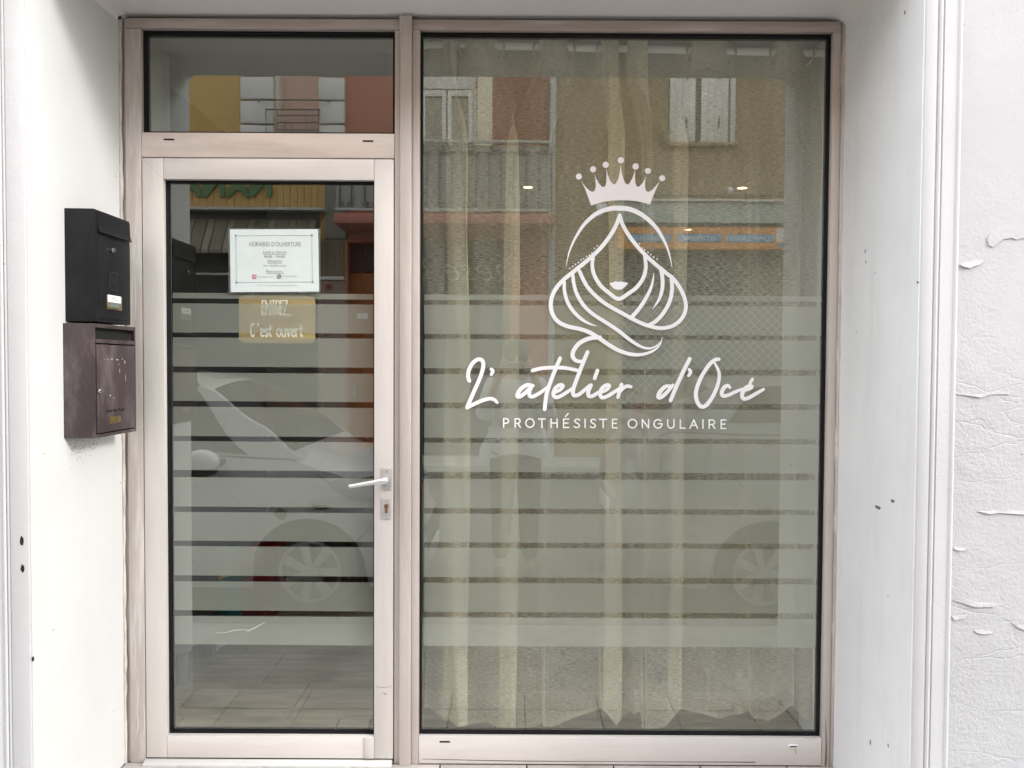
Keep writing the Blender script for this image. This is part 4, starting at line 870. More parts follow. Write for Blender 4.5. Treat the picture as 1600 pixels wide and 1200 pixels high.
for k in range(130):
    yy, zz_ = random.gauss(-0.235, 0.055), z0_ - abs(random.gauss(0, 0.03)) - 0.002; rr = random.uniform(0.0006, 0.0016)
    mb.prism([(yy + rr * math.cos(a_), zz_ + rr * math.sin(a_)) for a_ in [2 * math.pi * i / 5 for i in range(5)]], 'x', XW - 0.0004, XW + 0.0008)
o = mb.build('mould_specks', mat('mould', (0.12, 0.10, 0.085), rough=0.9), bld); o['kind'] = 'stuff'
q = W(119, 634, y0); mb = MB(); mb.disc((XW + 0.088, y0 - 0.0006, z1_ - 0.012), 0.0016, 'y', 0.001, 8); mb.build('bolt_hole', m_dark, bb)

# ================================================================== inside the salon
IX0, IX1, IY1, ZC_ = -1.62, 2.35, 6.2, 2.75
structure(box('interior_floor_base', (IX0, IX1, 0.062, IY1, ZF - 0.1, ZF - 0.009), m_grout))
fl = empty('interior_floor', (0, 0.06, ZF)); fl['kind'] = 'structure'
tl, tw2 = 0.62, 0.325
ya = WZ(500, 1123, ZF).y - tw2                 # tile rows follow the joints seen through the door
xj = WZ(482, 1070, ZF).x
tm = MB().box(0.0022, tl - 0.0022, 0.0022, tw2 - 0.0022, -0.009, 0.0)
first = None; j = 0
while ya + j * tw2 < IY1:
    y_ = ya + j * tw2; off = xj - (0.0 if j % 3 == 1 else 0.21 if j % 3 == 2 else 0.41)
    i = -4
    while off + i * tl < IX1:
        x_ = off + i * tl; i += 1
        if x_ + tl < IX0 or y_ + tw2 < 0.07: continue
        if first is None:
            first = tm.build('tile', m_tile, fl); first.matrix_parent_inverse = wm(fl).inverted(); first.location = (x_, y_, ZF)
        else: place(first, (x_, y_, ZF), fl)
    j += 1
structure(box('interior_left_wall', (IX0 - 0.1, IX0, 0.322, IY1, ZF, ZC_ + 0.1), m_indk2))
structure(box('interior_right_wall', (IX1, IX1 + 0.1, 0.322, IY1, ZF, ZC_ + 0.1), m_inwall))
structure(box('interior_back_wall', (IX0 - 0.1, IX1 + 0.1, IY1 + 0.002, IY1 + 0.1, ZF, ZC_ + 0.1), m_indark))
structure(box('interior_ceiling', (IX0 - 0.1, IX1 + 0.1, 0.327, IY1, ZC_, ZC_ + 0.12), m_ceil))
structure(box('interior_bulkhead', (IX0 - 0.1, IX1 + 0.1, 0.322, 0.326, ZS, ZC_ + 0.12), m_ceil))
# the masonry returns behind the frame
structure(box('interior_soffit', (XRL - 0.02, XRR + 0.02, 0.022, 0.318, ZS - 0.001, ZS + 0.003), m_ceil))
# pale partition seen through the door, with a dark cabinet against it
yp = 2.3; pxl = W(343, 500, yp).x; pxr = W(640, 500, yp).x
structure(box('interior_partition', (pxl, pxr, yp, yp + 0.08, ZF, ZC_ - 0.002), mat('interior_partition_paint', (0.30, 0.29, 0.25), rough=0.8)))
cab = empty('tall_cabinet', (W(540, 500, 2.0).x, 2.0, ZF), 'tall dark brown cabinet standing inside the salon behind the door glass', 'cabinet')
ca, cb, ct = W(505, 500, 1.9).x, W(628, 500, 1.9).x, W(540, 375, 1.9).z
m_cab = mat('dark_brown_cabinet', (0.055, 0.032, 0.022), rough=0.5, var=0.25, stretch=(2, 2, 12))
box('carcass', (ca, cb, 1.92, yp - 0.01, ZF, ct), m_cab, cab, bevel=0.003)
cm = 0.5 * (ca + cb)
for a_, b_ in ((ca + 0.004, cm - 0.002), (cm + 0.002, cb - 0.004)):
    dd = box('cabinet_door', (a_, b_, 1.90, 1.918, ZF + 0.06, ct - 0.004), m_cab, cab, bevel=0.002)
    hx = b_ - 0.03 if a_ < cm - 0.05 else a_ + 0.03
    box('handle', (hx - 0.005, hx + 0.005, 1.885, 1.899, 1.0, 1.14), m_chrome, dd)
# things on the floor behind the door
def carton(px0, px1, pyt, pyb, y, depth, col, label, flap=None):
    a_, b_ = W(px0, pyb, y), W(px1, pyt, y); z1 = b_.z; h = z1 - a_.z
    e = empty('carton', (0.5 * (a_.x + b_.x), y, ZF), label, 'carton')
    mm = mat(label.replace(' ', '_')[:40], col, rough=0.55, var=0.1)
    box('body', (a_.x, b_.x, y, y + depth, ZF + 0.0005, ZF + h), mm, e, bevel=0.003)
    c0 = flap or (0.6, 0.5, 0.1)
    o = MB(); o.prism([(a_.x + 0.01, ZF + h * .55), (b_.x - 0.01, ZF + h * .68), (b_.x - 0.01, ZF + h * .82), (a_.x + 0.01, ZF + h * .70)], 'y', y - 0.001, y - 0.0002); o.build('print', mat('carton_print' + label[:3], c0, rough=0.5), e)
    box('tape', (0.5 * (a_.x + b_.x) - 0.02, 0.5 * (a_.x + b_.x) + 0.02, y - 0.0006, y - 0.0001, ZF + h * .86, ZF + h), m_cream, e)
carton(340, 376, 862, 966, 1.5, 0.22, (0.02, 0.20, 0.19), 'teal carton with yellow print on the floor behind the door', (0.75, 0.55, 0.08))
carton(378, 428, 858, 966, 1.5, 0.24, (0.24, 0.015, 0.025), 'dark red carton beside the teal one on the floor', (0.1, 0.02, 0.02))
carton(295, 338, 908, 966, 1.5, 0.2, (0.38, 0.24, 0.22), 'small pinkish carton left of the teal one', (0.1, 0.1, 0.1))
st = empty('step_stool', (W(278, 1080, 0.75).x, 0.75, ZF), 'low blue grey plastic step stool on the tiles by the door', 'stool')
p0, p1 = W(262, 1050, 0.62), W(291, 1050, 0.62)
m_st = mat('blue_grey_plastic', (0.20, 0.23, 0.26), rough=0.5)
zt_ = ZF + 0.16
box('top', (p0.x - 0.28, p1.x, 0.62, 0.98, zt_ - 0.025, zt_), m_st, st, bevel=0.006)
for x_ in (p0.x - 0.27, p1.x - 0.045):
    for y_ in (0.63, 0.935): box('leg', (x_, x_ + 0.035, y_, y_ + 0.035, ZF, zt_ - 0.025), m_st, st, bevel=0.003)
ns = empty('paper_sheet', WZ(303, 1023, ZF), 'crumpled white paper scrap lying on the tiles beside the stool', 'paper')
q = WZ(300, 1024, ZF); mb = MB(); rows = [[(q.x + (i - 3) * 0.03 + j * 0.012, q.y + j * 0.035, ZF + 0.002 + 0.012 * abs(math.sin(i * 1.7 + j * 2.1))) for i in range(7)] for j in range(5)]
mb.grid(rows); mb.build('sheet', m_paper, ns, smooth=False)
# castor stool behind the curtain
cs_ = empty('rolling_stool', (W(950, 1132, 0.50).x, 0.50, ZF), 'black rolling stool base peeping under the curtain hem', 'stool')
bx_, by_ = W(950, 1132, 0.62).x, 0.75
mb = MB(); mb.tube([(bx_, by_, ZF + 0.10), (bx_, by_, ZF + 0.52)], 0.022, 12); mb.build('column', m_chrome, cs_, smooth=True)
mb = MB(); mb.disc((bx_, by_, ZF + 0.52), 0.18, 'z', 0.08, 28); mb.build('seat', mat('black_leatherette', (0.02, 0.02, 0.02), rough=0.4), cs_, bevel=0.015)
for k in range(5):
    a_ = math.radians(-90 + 72 * k + 8); ex, ey = bx_ + 0.24 * math.cos(a_), by_ + 0.24 * math.sin(a_)
    mb = MB(); mb.tube([(bx_, by_, ZF + 0.10), (ex, ey, ZF + 0.07)], [0.02, 0.012], 8); ar = mb.build('leg', m_black, cs_, smooth=True)
    for s_ in (-1, 1):
        mb = MB(); mb.disc((ex + s_ * 0.012 - 0.008, ey, ZF + 0.028), 0.027, 'x', 0.016, 18); mb.build('castor', m_gasket, ar, bevel=0.004)
# ceiling downlights
m_lamp = glow('warm_lamp', (1.0, 0.80, 0.34), 3.2)
def downlight(px, py, label):
    p_ = WZ(px, py, ZC_ - 0.001); e = empty('downlight', p_, label, 'ceiling light', 'downlights in the salon ceiling')
    mb = MB(); mb.ring((p_.x, p_.y, ZC_ - 0.004), 0.040, 0.006, 'z', 28, 8); mb.build('trim_ring', m_vinyl, e, smooth=True)
    mb = MB(); mb.disc((p_.x, p_.y, ZC_ - 0.004), 0.033, 'z', 0.003, 28); mb.build('lens', m_lamp, e)
    ld = bpy.data.lights.new('lamp_light', 'SPOT'); ld.energy = 5; ld.spot_size = math.radians(140); ld.spot_blend = 0.8; ld.color = (1.0, 0.93, 0.82); ld.shadow_soft_size = 0.05
    lo = bpy.data.objects.new('lamp_light', ld); COL.objects.link(lo); lo.location = (p_.x, p_.y, ZC_ - 0.02); set_parent(lo, e)
downlight(825, 291.5, 'lit ceiling downlight above the balcony reflection, left of the crown')
downlight(1160, 292.5, 'lit ceiling downlight right of the crown, below the shutter reflection')
downlight(1075, 358, 'lit ceiling downlight over the orange sign reflection, lowest of three')

# ------------------------------------------------------------------ curtain rod and the two sheer panels
YR = 0.17
ra, rb = W(664, 69, YR), W(1292, 84, YR)
rod = empty('curtain_rod', (ra.x, YR, ra.z), 'white round curtain rod with end finial behind the window head', 'curtain rod')
mb = MB(); mb.tube([(ra.x, YR, ra.z), (rb.x + 0.06, YR, rb.z)], 0.0135, 14); mb.build('pole', m_rod, rod, smooth=True)
mb = MB(); mb.tube([(ra.x - 0.016, YR, ra.z), (ra.x - 0.014, YR, ra.z), (ra.x - 0.004, YR, ra.z), (ra.x, YR, ra.z), (ra.x + 0.012, YR, ra.z)], [0.018, 0.023, 0.023, 0.017, 0.0165], 16); mb.build('finial', m_rod, rod, smooth=True)
box('bracket', (ra.x - 0.02, ra.x - 0.006, YR, 0.30, ra.z - 0.03, ra.z + 0.012), m_rod, rod)
def rodz(x): return ra.z + (rb.z - ra.z) * (x - ra.x) / (rb.x - ra.x)
HEM = [(655, 1106), (664, 1108), (690, 1121), (715, 1132), (733, 1134), (760, 1130), (785, 1136), (803, 1139), (830, 1137), (845, 1132), (862, 1134), (900, 1122), (928, 1111), (943, 1105), (950, 1112), (962, 1136), (972, 1118), (985, 1113), (1000, 1112), (1003, 1140), (1015, 1141), (1040, 1134), (1063, 1108), (1080, 1113), (1100, 1118), (1130, 1119), (1165, 1114), (1178, 1121), (1200, 1124), (1218, 1116), (1236, 1104), (1250, 1114), (1264, 1127), (1290, 1127)]
def hem_z(px, y):
    for (a_, za_), (b_, zb_) in zip(HEM, HEM[1:]):
        if a_ <= px <= b_: return max(ZF + 0.012, W(px, za_ + (zb_ - za_) * (px - a_) / (b_ - a_), y).z)
    return W(px, 1125, y).z
def curtain(name, label, path, hemt, rings):
    """path: (px at the rod, offset there, px at the floor, offset there); offsets are metres behind the rod, so folds double back."""
    root = empty(name, (W(path[0][0], 75, YR).x, YR, rodz(W(path[0][0], 75, YR).x)), label, 'curtain', 'sheer curtains in the shop window')
    P = catmull([tuple(map(float, p_)) for p_ in path], 9)
    rows, hem, head = [], [], []
    NR = 46; zt0 = ZS - 0.012
    cols = []
    for k, (pt, ot, pb, ob) in enumerate(P):
        ytop, ybot = YR + ot, YR + 0.005 + ob
        xt_, xb_ = W(pt, 75, ytop).x, W(pb, 1120, ybot).x
        zh = hem_z(pb + (hemt if hemt else 0), ybot)
        cols.append((xt_, ytop, xb_, ybot, zh, k))
    for r in range(NR + 1):
        f = r / NR; row = []
        for (xt_, ytop, xb_, ybot, zh, k) in cols:
            z = zt0 + (zh - zt0) * f; d_ = zt0 - z
            s_ = min(1.0, max(0.0, (d_ - 0.06) / 0.34)); s_ = s_ * s_ * (3 - 2 * s_)
            wob = 0.010 * math.sin(2.1 * z + k * 0.21) * s_ + 0.006 * math.sin(5.3 * z + k * 0.5) * s_
            row.append((xt_ + (xb_ - xt_) * s_ + wob * 0.6, ytop + (ybot - ytop) * s_ + wob, z))
        rows.append(row)
    mb = MB(); mb.grid(rows); sh = mb.build('drape', m_sheer, root, smooth=True)
    mb = MB(); mb.grid([[(x, y - 0.0015, z) for (x, y, z) in rows[NR]], [(x, y - 0.0017, z + 0.016) for (x, y, z) in rows[NR]]]); mb.build('hem', m_sheer2, root, smooth=True)
    hd = []
    for d_ in (0.0, 0.03, 0.06, 0.09, 0.118):
        row = []
        for (xt_, ytop, xb_, ybot, zh, k) in cols:
            s_ = min(1.0, max(0.0, (d_ - 0.06) / 0.34)); s_ = s_ * s_ * (3 - 2 * s_)
            z = zt0 - d_ - (0.0015 * math.sin(k * 0.5) if d_ > 0.1 else 0)
            row.append((xt_ + (xb_ - xt_) * s_, ytop + (ybot - ytop) * s_ - 0.002, z))
        hd.append(row)
    mb = MB(); mb.grid(hd); mb.build('header_band', m_sheer2, root, smooth=True)
    for px, tilt in rings:
        x = W(px, 76, YR).x; a_ = math.radians(tilt); ax = Vector((math.cos(a_), math.sin(a_), 0)); side = Vector((-ax.y, ax.x, 0))
        mb = MB(); mb.ring((x, YR, rodz(x) - 0.013), 0.0285, 0.0034, (side, Vector((0, 0, 1)), ax), 24, 8); mb.build('grommet', m_ring, root, smooth=True)
curtain('sheer_curtain', 'cream sheer linen curtain panel hanging behind the left half of the shop window', [
    (657, .03, 661, .00), (672, .045, 690, -.02), (690, .0, 715, -.05), (700, -.05, 729, -.055), (708, -.04, 722, -.02), (716, .03, 696, .0), (724, .0, 700, .02), (738, -.045, 735, .02), (758, -.06, 775, -.005), (776, .0, 803, -.04), (792, .04, 803, -.055), (826, .045, 788, -.01), (842, .0, 784, .015), (852, -.05, 806, .02), (872, -.055, 842, .0), (889, .0, 850, -.02), (903, .04, 858, .01), (924, .04, 900, .01), (938, .0, 930, .0), (950, -.055, 946, -.02), (966, -.03, 962, -.06), (961, -.02, 968, -.07), (952, .02, 944, -.04), (972, .05, 950, .0)], 0,
    [(694, 40), (724, -35), (780, 40), (840, -35), (891, 30), (938, -30)])
curtain('sheer_curtain', 'cream sheer linen curtain panel hanging behind the right half of the shop window', [
    (962, .04, 948, .03), (975, .03, 970, .02), (984, -.03, 990, -.01), (998, -.06, 1001, -.045), (1012, -.05, 1005, -.06), (1004, .0, 1012, -.055), (992, .03, 1032, -.035), (1010, .045, 1058, -.03), (1050, .045, 1064, -.015), (1078, .0, 1046, .015), (1092, -.05, 1050, .03), (1115, -.06, 1090, .015), (1138, .0, 1120, .0), (1152, .04, 1150, .02), (1190, .045, 1166, -.015), (1210, .0, 1178, .0), (1222, -.05, 1200, .02), (1240, -.05, 1236, -.03), (1259, .0, 1240, -.01), (1272, .045, 1262, .01), (1296, .04, 1285, -.01), (1302, .03, 1300, .01)], 0,
    [(993, 35), (1079, -40), (1141, 30), (1208, -40), (1261, 35)])

# ================================================================== the street opposite, seen mirrored in the glass
m_ochre = plaster('ochre_render', (0.62, 0.40, 0.13), 0.15, 40.0, stain=(0.40, 0.25, 0.08), stain_amt=0.5)
m_brick = plaster('brick_red_render', (0.46, 0.17, 0.11), 0.15, 40.0, stain=(0.35, 0.13, 0.09), stain_amt=0.4)
m_brownw = plaster('brown_rough_render', (0.34, 0.26, 0.15), 0.8, 30.0, stain=(0.24, 0.18, 0.10), stain_amt=0.6, lump=0.4)
m_quoin = plaster('pale_stone', (0.72, 0.70, 0.64), 0.1, 40.0)
m_shutpink = mat('pink_beige_shutter', (0.68, 0.44, 0.34), rough=0.7)
m_white = mat('white_woodwork', (0.78, 0.76, 0.68), rough=0.5)
m_cream2 = mat('cream_jamb', (0.78, 0.70, 0.50), rough=0.7)
m_iron = mat('grey_iron', (0.10, 0.10, 0.10), rough=0.5)
m_paleiron = mat('pale_painted_metal', (0.50, 0.50, 0.47), rough=0.5)
m_plank = mat('yellow_plank', (0.60, 0.38, 0.13), rough=0.7, var=0.25, vscale=3, stretch=(20, 20, 1))
m_green = mat('green_letter', (0.10, 0.18, 0.07), rough=0.6)
m_pane2 = mat('window_pane_dark', (0.03, 0.035, 0.04), rough=0.05, spec=0.8)
m_roof = mat('clay_roof', (0.32, 0.14, 0.08), rough=0.8, var=0.3, vscale=12)
m_awn = mat('beige_awning', (0.26, 0.22, 0.165), rough=0.8)
m_awn2 = mat('olive_awning', (0.17, 0.16, 0.12), rough=0.8)
m_orange = mat('orange_sign', (0.75, 0.30, 0.06), rough=0.5)
m_bluep = mat('blue_pill', (0.06, 0.30, 0.50), rough=0.5)
m_redslab = mat('red_slab', (0.45, 0.16, 0.12), rough=0.7)
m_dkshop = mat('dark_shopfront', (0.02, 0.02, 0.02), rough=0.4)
m_ordoor = mat('orange_brown_door', (0.45, 0.15, 0.03), rough=0.45)
def hx(px): return RF(px, 300, H_Y).x
def hz(py, px=800): return RF(px, py, H_Y).z
def wall_holes(mb, x0, x1, z0, z1, ya_, yb_, holes):
    xs = sorted({x0, x1, *[h[0] for h in holes], *[h[1] for h in holes]}); zs = sorted({z0, z1, *[h[2] for h in holes], *[h[3] for h in holes]})
    for a_, b_ in zip(xs, xs[1:]):
        run = None
        for c_, d_ in zip(zs, zs[1:]):
            mid = (0.5 * (a_ + b_), 0.5 * (c_ + d_))
            inside = any(h[0] < mid[0] < h[1] and h[2] < mid[1] < h[3] for h in holes)
            if not inside:
                if run: run[1] = d_
                else: run = [c_, d_]
            elif run: mb.box(a_, b_, ya_, yb_, *run); run = None
        if run: mb.box(a_, b_, ya_, yb_, *run)
def house(name, label, x0, x1, top, material, holes):
    e = empty(name, (0.5 * (x0 + x1), H_Y, ZP), label, 'house')
    mb = MB(); wall_holes(mb, x0, x1, ZP, top, H_Y, H_Y - 0.35, holes); mb.box(x0, x1, H_Y - 6.35, H_Y - 6.0, ZP, top); mb.box(x0, x0 + 0.2, H_Y - 6.0, H_Y - 0.36, ZP, top); mb.box(x1 - 0.2, x1, H_Y - 6.0, H_Y - 0.36, ZP, top)
    mb.build('wall', material, e)
    mb = MB(); mb.prism([(H_Y + 0.35, top + 0.003), (H_Y - 3.2, top + 1.1), (H_Y - 6.7, top + 0.003), (H_Y - 6.7, top - 0.08), (H_Y - 3.2, top + 1.0), (H_Y + 0.35, top - 0.08)], 'x', x0 + 0.002, x1 - 0.002); mb.build('roof', m_roof, e)
    box('floor_inside', (x0 + 0.21, x1 - 0.21, H_Y - 5.9, H_Y - 1.2, 2.9, 3.1), m_dkshop, e)
    mb = MB(); mb.box(x0 + 0.21, x1 - 0.21, H_Y - 1.21, H_Y - 1.2, ZP, top - 0.1); mb.build('room_wall', m_dkshop, e)
    return e
# --- ochre house
XAB, XBC = hx(541), hx(868)
wA = (hx(430), hx(500), hz(290), hz(80))
shopA = (hx(150), hx(497), ZP, hz(350)); doorA = (hx(500), hx(538), ZP, hz(441))
hA = house('ochre_house', 'ochre rendered house with white quoined window across the street', -10.5, XAB - 0.002, 7.6, m_ochre, [wA, shopA, doorA])
for side, (xa_, xb_) in enumerate(((hx(378), wA[0]), (wA[1], hx(540)))):
    zz = hz(236); k = 0
    while zz < hz(60):
        zn = zz + 0.375
        box('quoin_block', (xa_, xb_, H_Y, H_Y + 0.09, zz + 0.014, zn - 0.014), m_quoin, hA, bevel=0.018); zz = zn; k += 1
wf = box('window_surround', (wA[0], hx(436), H_Y - 0.34, H_Y - 0.02, wA[2], wA[3]), m_white, hA)
sh = box('roller_shutter', (hx(436), wA[1] - 0.002, H_Y - 0.25, H_Y - 0.2, wA[2], wA[3]), m_shutpink, hA)
mb = MB(); yb_ = H_Y + 0.16
for py, x_a, x_b in ((156, 400, 516), (171, 415, 500), (180, 433, 498), (191, 433, 498), (203, 433, 498)):
    a_ = RF(x_a, py, yb_); b_ = RF(x_b, py + 1.2, yb_); mb.tube([(a_.x, yb_, a_.z), (b_.x, yb_, a_.z)], 0.012, 6)
for px, t_ in ((415, 171), (433, 171), (445, 190), (455, 190), (478, 171), (488, 171), (498, 171)):
    a_ = RF(px, t_, yb_); mb.tube([(a_.x, yb_, a_.z), (a_.x, yb_, hz(240))], 0.008, 6)
for px in (403, 512):
    a_ = RF(px, 157, yb_); mb.tube([(a_.x, yb_, a_.z), (a_.x, H_Y + 0.05, a_.z)], 0.014, 6)
mb.build('balconet_railing', m_iron, hA)
# plank fascia with green letters, eave strip, striped awning
fx0, fx1, fz1, fz0 = hx(120), hx(516), hz(238), hz(328)
x_ = fx0; pk = MB().box(0.003, 0.107, 0, 0.05, 0, fz1 - fz0); first = None
while x_ < fx1 - 0.09:
    if first is None: first = pk.build('plank', m_plank, hA, bevel=0.004); first.matrix_parent_inverse = wm(hA).inverted(); first.location = (x_, H_Y + 0.002, fz0)
    else: place(first, (x_, H_Y + 0.002 + random.uniform(0, .006), fz0), hA)
    x_ += 0.11
for ch, px in (('N', 408), ('A', 373), ('N', 335), ('A', 299)):
    p_ = RF(px, 306, H_Y + 0.06); text_obj('letter', ch, 0.52, (p_.x, H_Y + 0.075, p_.z), '+y', m_green, hA, extrude=0.02, offset=0.02, sx=0.95)
box('eave_strip', (hx(120), hx(425), H_Y + 0.002, H_Y + 0.22, hz(334), hz(330)), m_paleiron, hA); box('eave_strip', (hx(428), hx(511), H_Y + 0.002, H_Y + 0.22, hz(334), hz(330)), m_paleiron, hA)
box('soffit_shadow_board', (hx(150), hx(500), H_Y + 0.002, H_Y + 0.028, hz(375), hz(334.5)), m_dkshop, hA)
x_ = hx(150)
k = 0
while x_ < hx(495):
    mb = MB(); mb.prism([(H_Y + 0.03, hz(346)), (H_Y + 0.33, hz(396)), (H_Y + 0.33, hz(402)), (H_Y + 0.03, hz(352))], 'x', x_ + 0.006, x_ + 0.11 if k % 2 else x_ + 0.19); mb.build('awning_slat', m_awn if k % 2 else m_awn2, hA); x_ += 0.12 if k % 2 else 0.2; k += 1
box('shop_glazing', (shopA[0], shopA[1], H_Y - 0.3, H_Y - 0.25, shopA[2], shopA[3]), m_dkshop, hA)
box('shop_ledge', (hx(150), hx(497), H_Y + 0.002, H_Y + 0.1, hz(433), hz(430)), m_paleiron, hA)
mb = MB(); 
for i in range(6): mb.box(hx(497) + i * 0.07, hx(497) + i * 0.07 + 0.064, H_Y + 0.002, H_Y + 0.03, hz(434), hz(375))
mb.build('board_panel', mat('grey_brown_boards', (0.22, 0.17, 0.11), rough=0.7, stretch=(20, 20, 1), vscale=3), hA)
box('number_wall', (hx(497), hx(540), H_Y + 0.002, H_Y + 0.04, ZP, hz(440)), mat('pinkish_grey_render', (0.30, 0.21, 0.18), rough=0.8), hA)
box('number_ledge', (hx(497), hx(538), H_Y + 0.002, H_Y + 0.07, hz(439), hz(434)), m_quoin, hA)
box('corner_pilaster', (hx(509), hx(541), H_Y + 0.002, H_Y + 0.05, hz(374), hz(238)), mat('grey_pilaster', (0.20, 0.20, 0.17), rough=0.8), hA)
p_ = RF(514, 452.5, H_Y + 0.05); text_obj('house_number', '78', 0.12, (p_.x, H_Y + 0.043, p_.z), '+y', mat('dark_red', (0.22, 0.03, 0.03), rough=0.6), hA, extrude=0.003, offset=0.003)
# --- brick-red house with the long balcony
wB = (hx(640), hx(745), hz(332), hz(70)); shopB = (hx(655), hx(798), ZP, hz(372)); doorB = (hx(543), hx(590), ZP, hz(380))
hB = house('brick_red_house', 'brick-red rendered house with white French windows behind a long iron balcony', XAB, XBC - 0.002, 8.0, m_brick, [wB, shopB, doorB])
a_, b_ = hx(655), hx(738); zf0, zf1 = wB[2], hz(122)
cf = 0.5 * (a_ + b_)
for s0, s1 in ((a_, cf - 0.01), (cf + 0.01, b_)):
    mb = MB(); mb.box(s0, s0 + 0.07, H_Y - 0.2, H_Y - 0.14, zf0, zf1 - 0.14); mb.box(s1 - 0.07, s1, H_Y - 0.2, H_Y - 0.14, zf0, zf1 - 0.14); mb.box(s0 + 0.07, s1 - 0.07, H_Y - 0.2, H_Y - 0.14, zf1 - 0.24, zf1 - 0.14); mb.box(s0 + 0.07, s1 - 0.07, H_Y - 0.2, H_Y - 0.14, zf0, zf0 + 0.3)
    lf = mb.build('window_leaf', m_white, hB, bevel=0.006); box('pane', (s0 + 0.07, s1 - 0.07, H_Y - 0.185, H_Y - 0.175, zf0 + 0.3, zf1 - 0.24), mat('curtained_pane', (0.32, 0.29, 0.22), rough=0.1), lf)
box('window_head', (wB[0], b_ + 0.06, H_Y - 0.22, H_Y - 0.12, zf1 - 0.13, wB[3]), m_white, hB, bevel=0.01)
box('window_jamb', (b_ + 0.01, b_ + 0.07, H_Y - 0.2, H_Y - 0.1, zf0, zf1 - 0.14), m_white, hB)
box('jamb_band', (hx(746), hx(769), H_Y + 0.002, H_Y + 0.03, hz(332), hz(60)), m_cream2, hB)
# crossed lath panel beside the window
mb = MB(); u0, u1, v0, v1 = hx(772), hx(858), hz(332), hz(118); st_ = 0.12
for k in range(-26, 14):
    for sg_ in (1, -1):
        pts = []
        x_a = u0 + k * st_; 
        seg = []
        for t_ in (0.0, v1 - v0):
            seg.append((x_a + t_ if sg_ > 0 else x_a + (v1 - v0) - t_, v0 + t_))
        (xa1, za1), (xb1, zb1) = seg
        # clip to the panel
        tt0, tt1 = 0.0, 1.0
        for lo, hi, A_, B_ in ((u0, u1, xa1, xb1),):
            d_ = B_ - A_
            ta, tb = (lo - A_) / d_, (hi - A_) / d_
            tt0, tt1 = max(tt0, min(ta, tb)), min(tt1, max(ta, tb))
        if tt1 - tt0 > 0.03:
            mb.tube([(xa1 + (xb1 - xa1) * tt0, H_Y + 0.015 + 0.004 * sg_, za1 + (zb1 - za1) * tt0), (xa1 + (xb1 - xa1) * tt1, H_Y + 0.015 + 0.004 * sg_, za1 + (zb1 - za1) * tt1)], 0.010, 4)
mb.build('trellis', mat('red_brown_lath', (0.30, 0.11, 0.075), rough=0.8), hB)
mb = MB(); mb.tube([(hx(863), H_Y + 0.07, ZP), (hx(863), H_Y + 0.07, 7.9)], 0.05, 10); mb.build('drainpipe', m_paleiron, hB, smooth=True)
BYF = H_Y + 0.75
def bx_(px): return RF(px, 300, BYF).x
def bz_(py): return RF(760, py, BYF).z
box('balcony_slab', (bx_(522), bx_(868), H_Y + 0.002, BYF + 0.05, bz_(350), bz_(335)), m_redslab, hB, bevel=0.01)
bal = box('balcony_rail', (bx_(524), bx_(862), BYF - 0.02, BYF + 0.02, bz_(223), bz_(219)), m_paleiron, hB)
box('balcony_rail', (bx_(524), bx_(862), BYF - 0.02, BYF + 0.02, bz_(330), bz_(326)), m_paleiron, hB)
k = 0; px = 540.0
while px < 862:
    xc = bx_(px); mb = MB()
    for dx in (-0.09, 0.09): mb.tube([(xc + dx, BYF, bz_(326)), (xc + dx, BYF, bz_(236))], 0.012, 6)
    mb.ring((xc, BYF, bz_(230)), 0.055, 0.012, 'y', 14, 5); mb.ring((xc - 0.07, BYF, bz_(320)), 0.035, 0.01, 'y', 12, 5); mb.ring((xc + 0.07, BYF, bz_(320)), 0.035, 0.01, 'y', 12, 5)
    mb.tube([(xc - 0.15, BYF, bz_(237)), (xc, BYF, bz_(240)), (xc + 0.15, BYF, bz_(237))], 0.011, 6)
    mb.build('baluster', m_iron, hB); px += 39.0
box('screen_sheet', (bx_(524), bx_(860), BYF - 0.034, BYF - 0.026, bz_(324), bz_(226)), mat('grey_balcony_screen', (0.36, 0.35, 0.32), rough=0.8), hB)
box('shop_glazing', (shopB[0], shopB[1], H_Y - 0.3, H_Y - 0.25, shopB[2], shopB[3]), mat('shop_glass_grey', (0.10, 0.10, 0.09), rough=0.2), hB)
text_obj('shop_lettering', 'Paese C', 0.62, (RF(735, 437, H_Y).x, H_Y - 0.245, RF(735, 437, H_Y).z), '+y', mat('cream_lettering', (0.80, 0.76, 0.62), rough=0.5), hB, shear=0.45, extrude=0.003, offset=-0.012)
dr = box('house_door', (doorB[0], doorB[1], H_Y - 0.3, H_Y - 0.25, doorB[2], doorB[3] - 0.45), m_ordoor, hB); box('door_light', (doorB[0], doorB[1], H_Y - 0.3, H_Y - 0.26, doorB[3] - 0.43, doorB[3]), mat('dark_brown_wood', (0.10, 0.05, 0.03), rough=0.5), hB)
box('handle', (doorB[0] + 0.05, doorB[0] + 0.08, H_Y - 0.25, H_Y - 0.2, 0.9, 1.1), m_chrome, dr)
for k in range(2): box('notice', (hx(553 + k * 9), hx(561 + k * 9), H_Y - 0.25, H_Y - 0.246, hz(498), hz(489)), m_vinyl, dr)
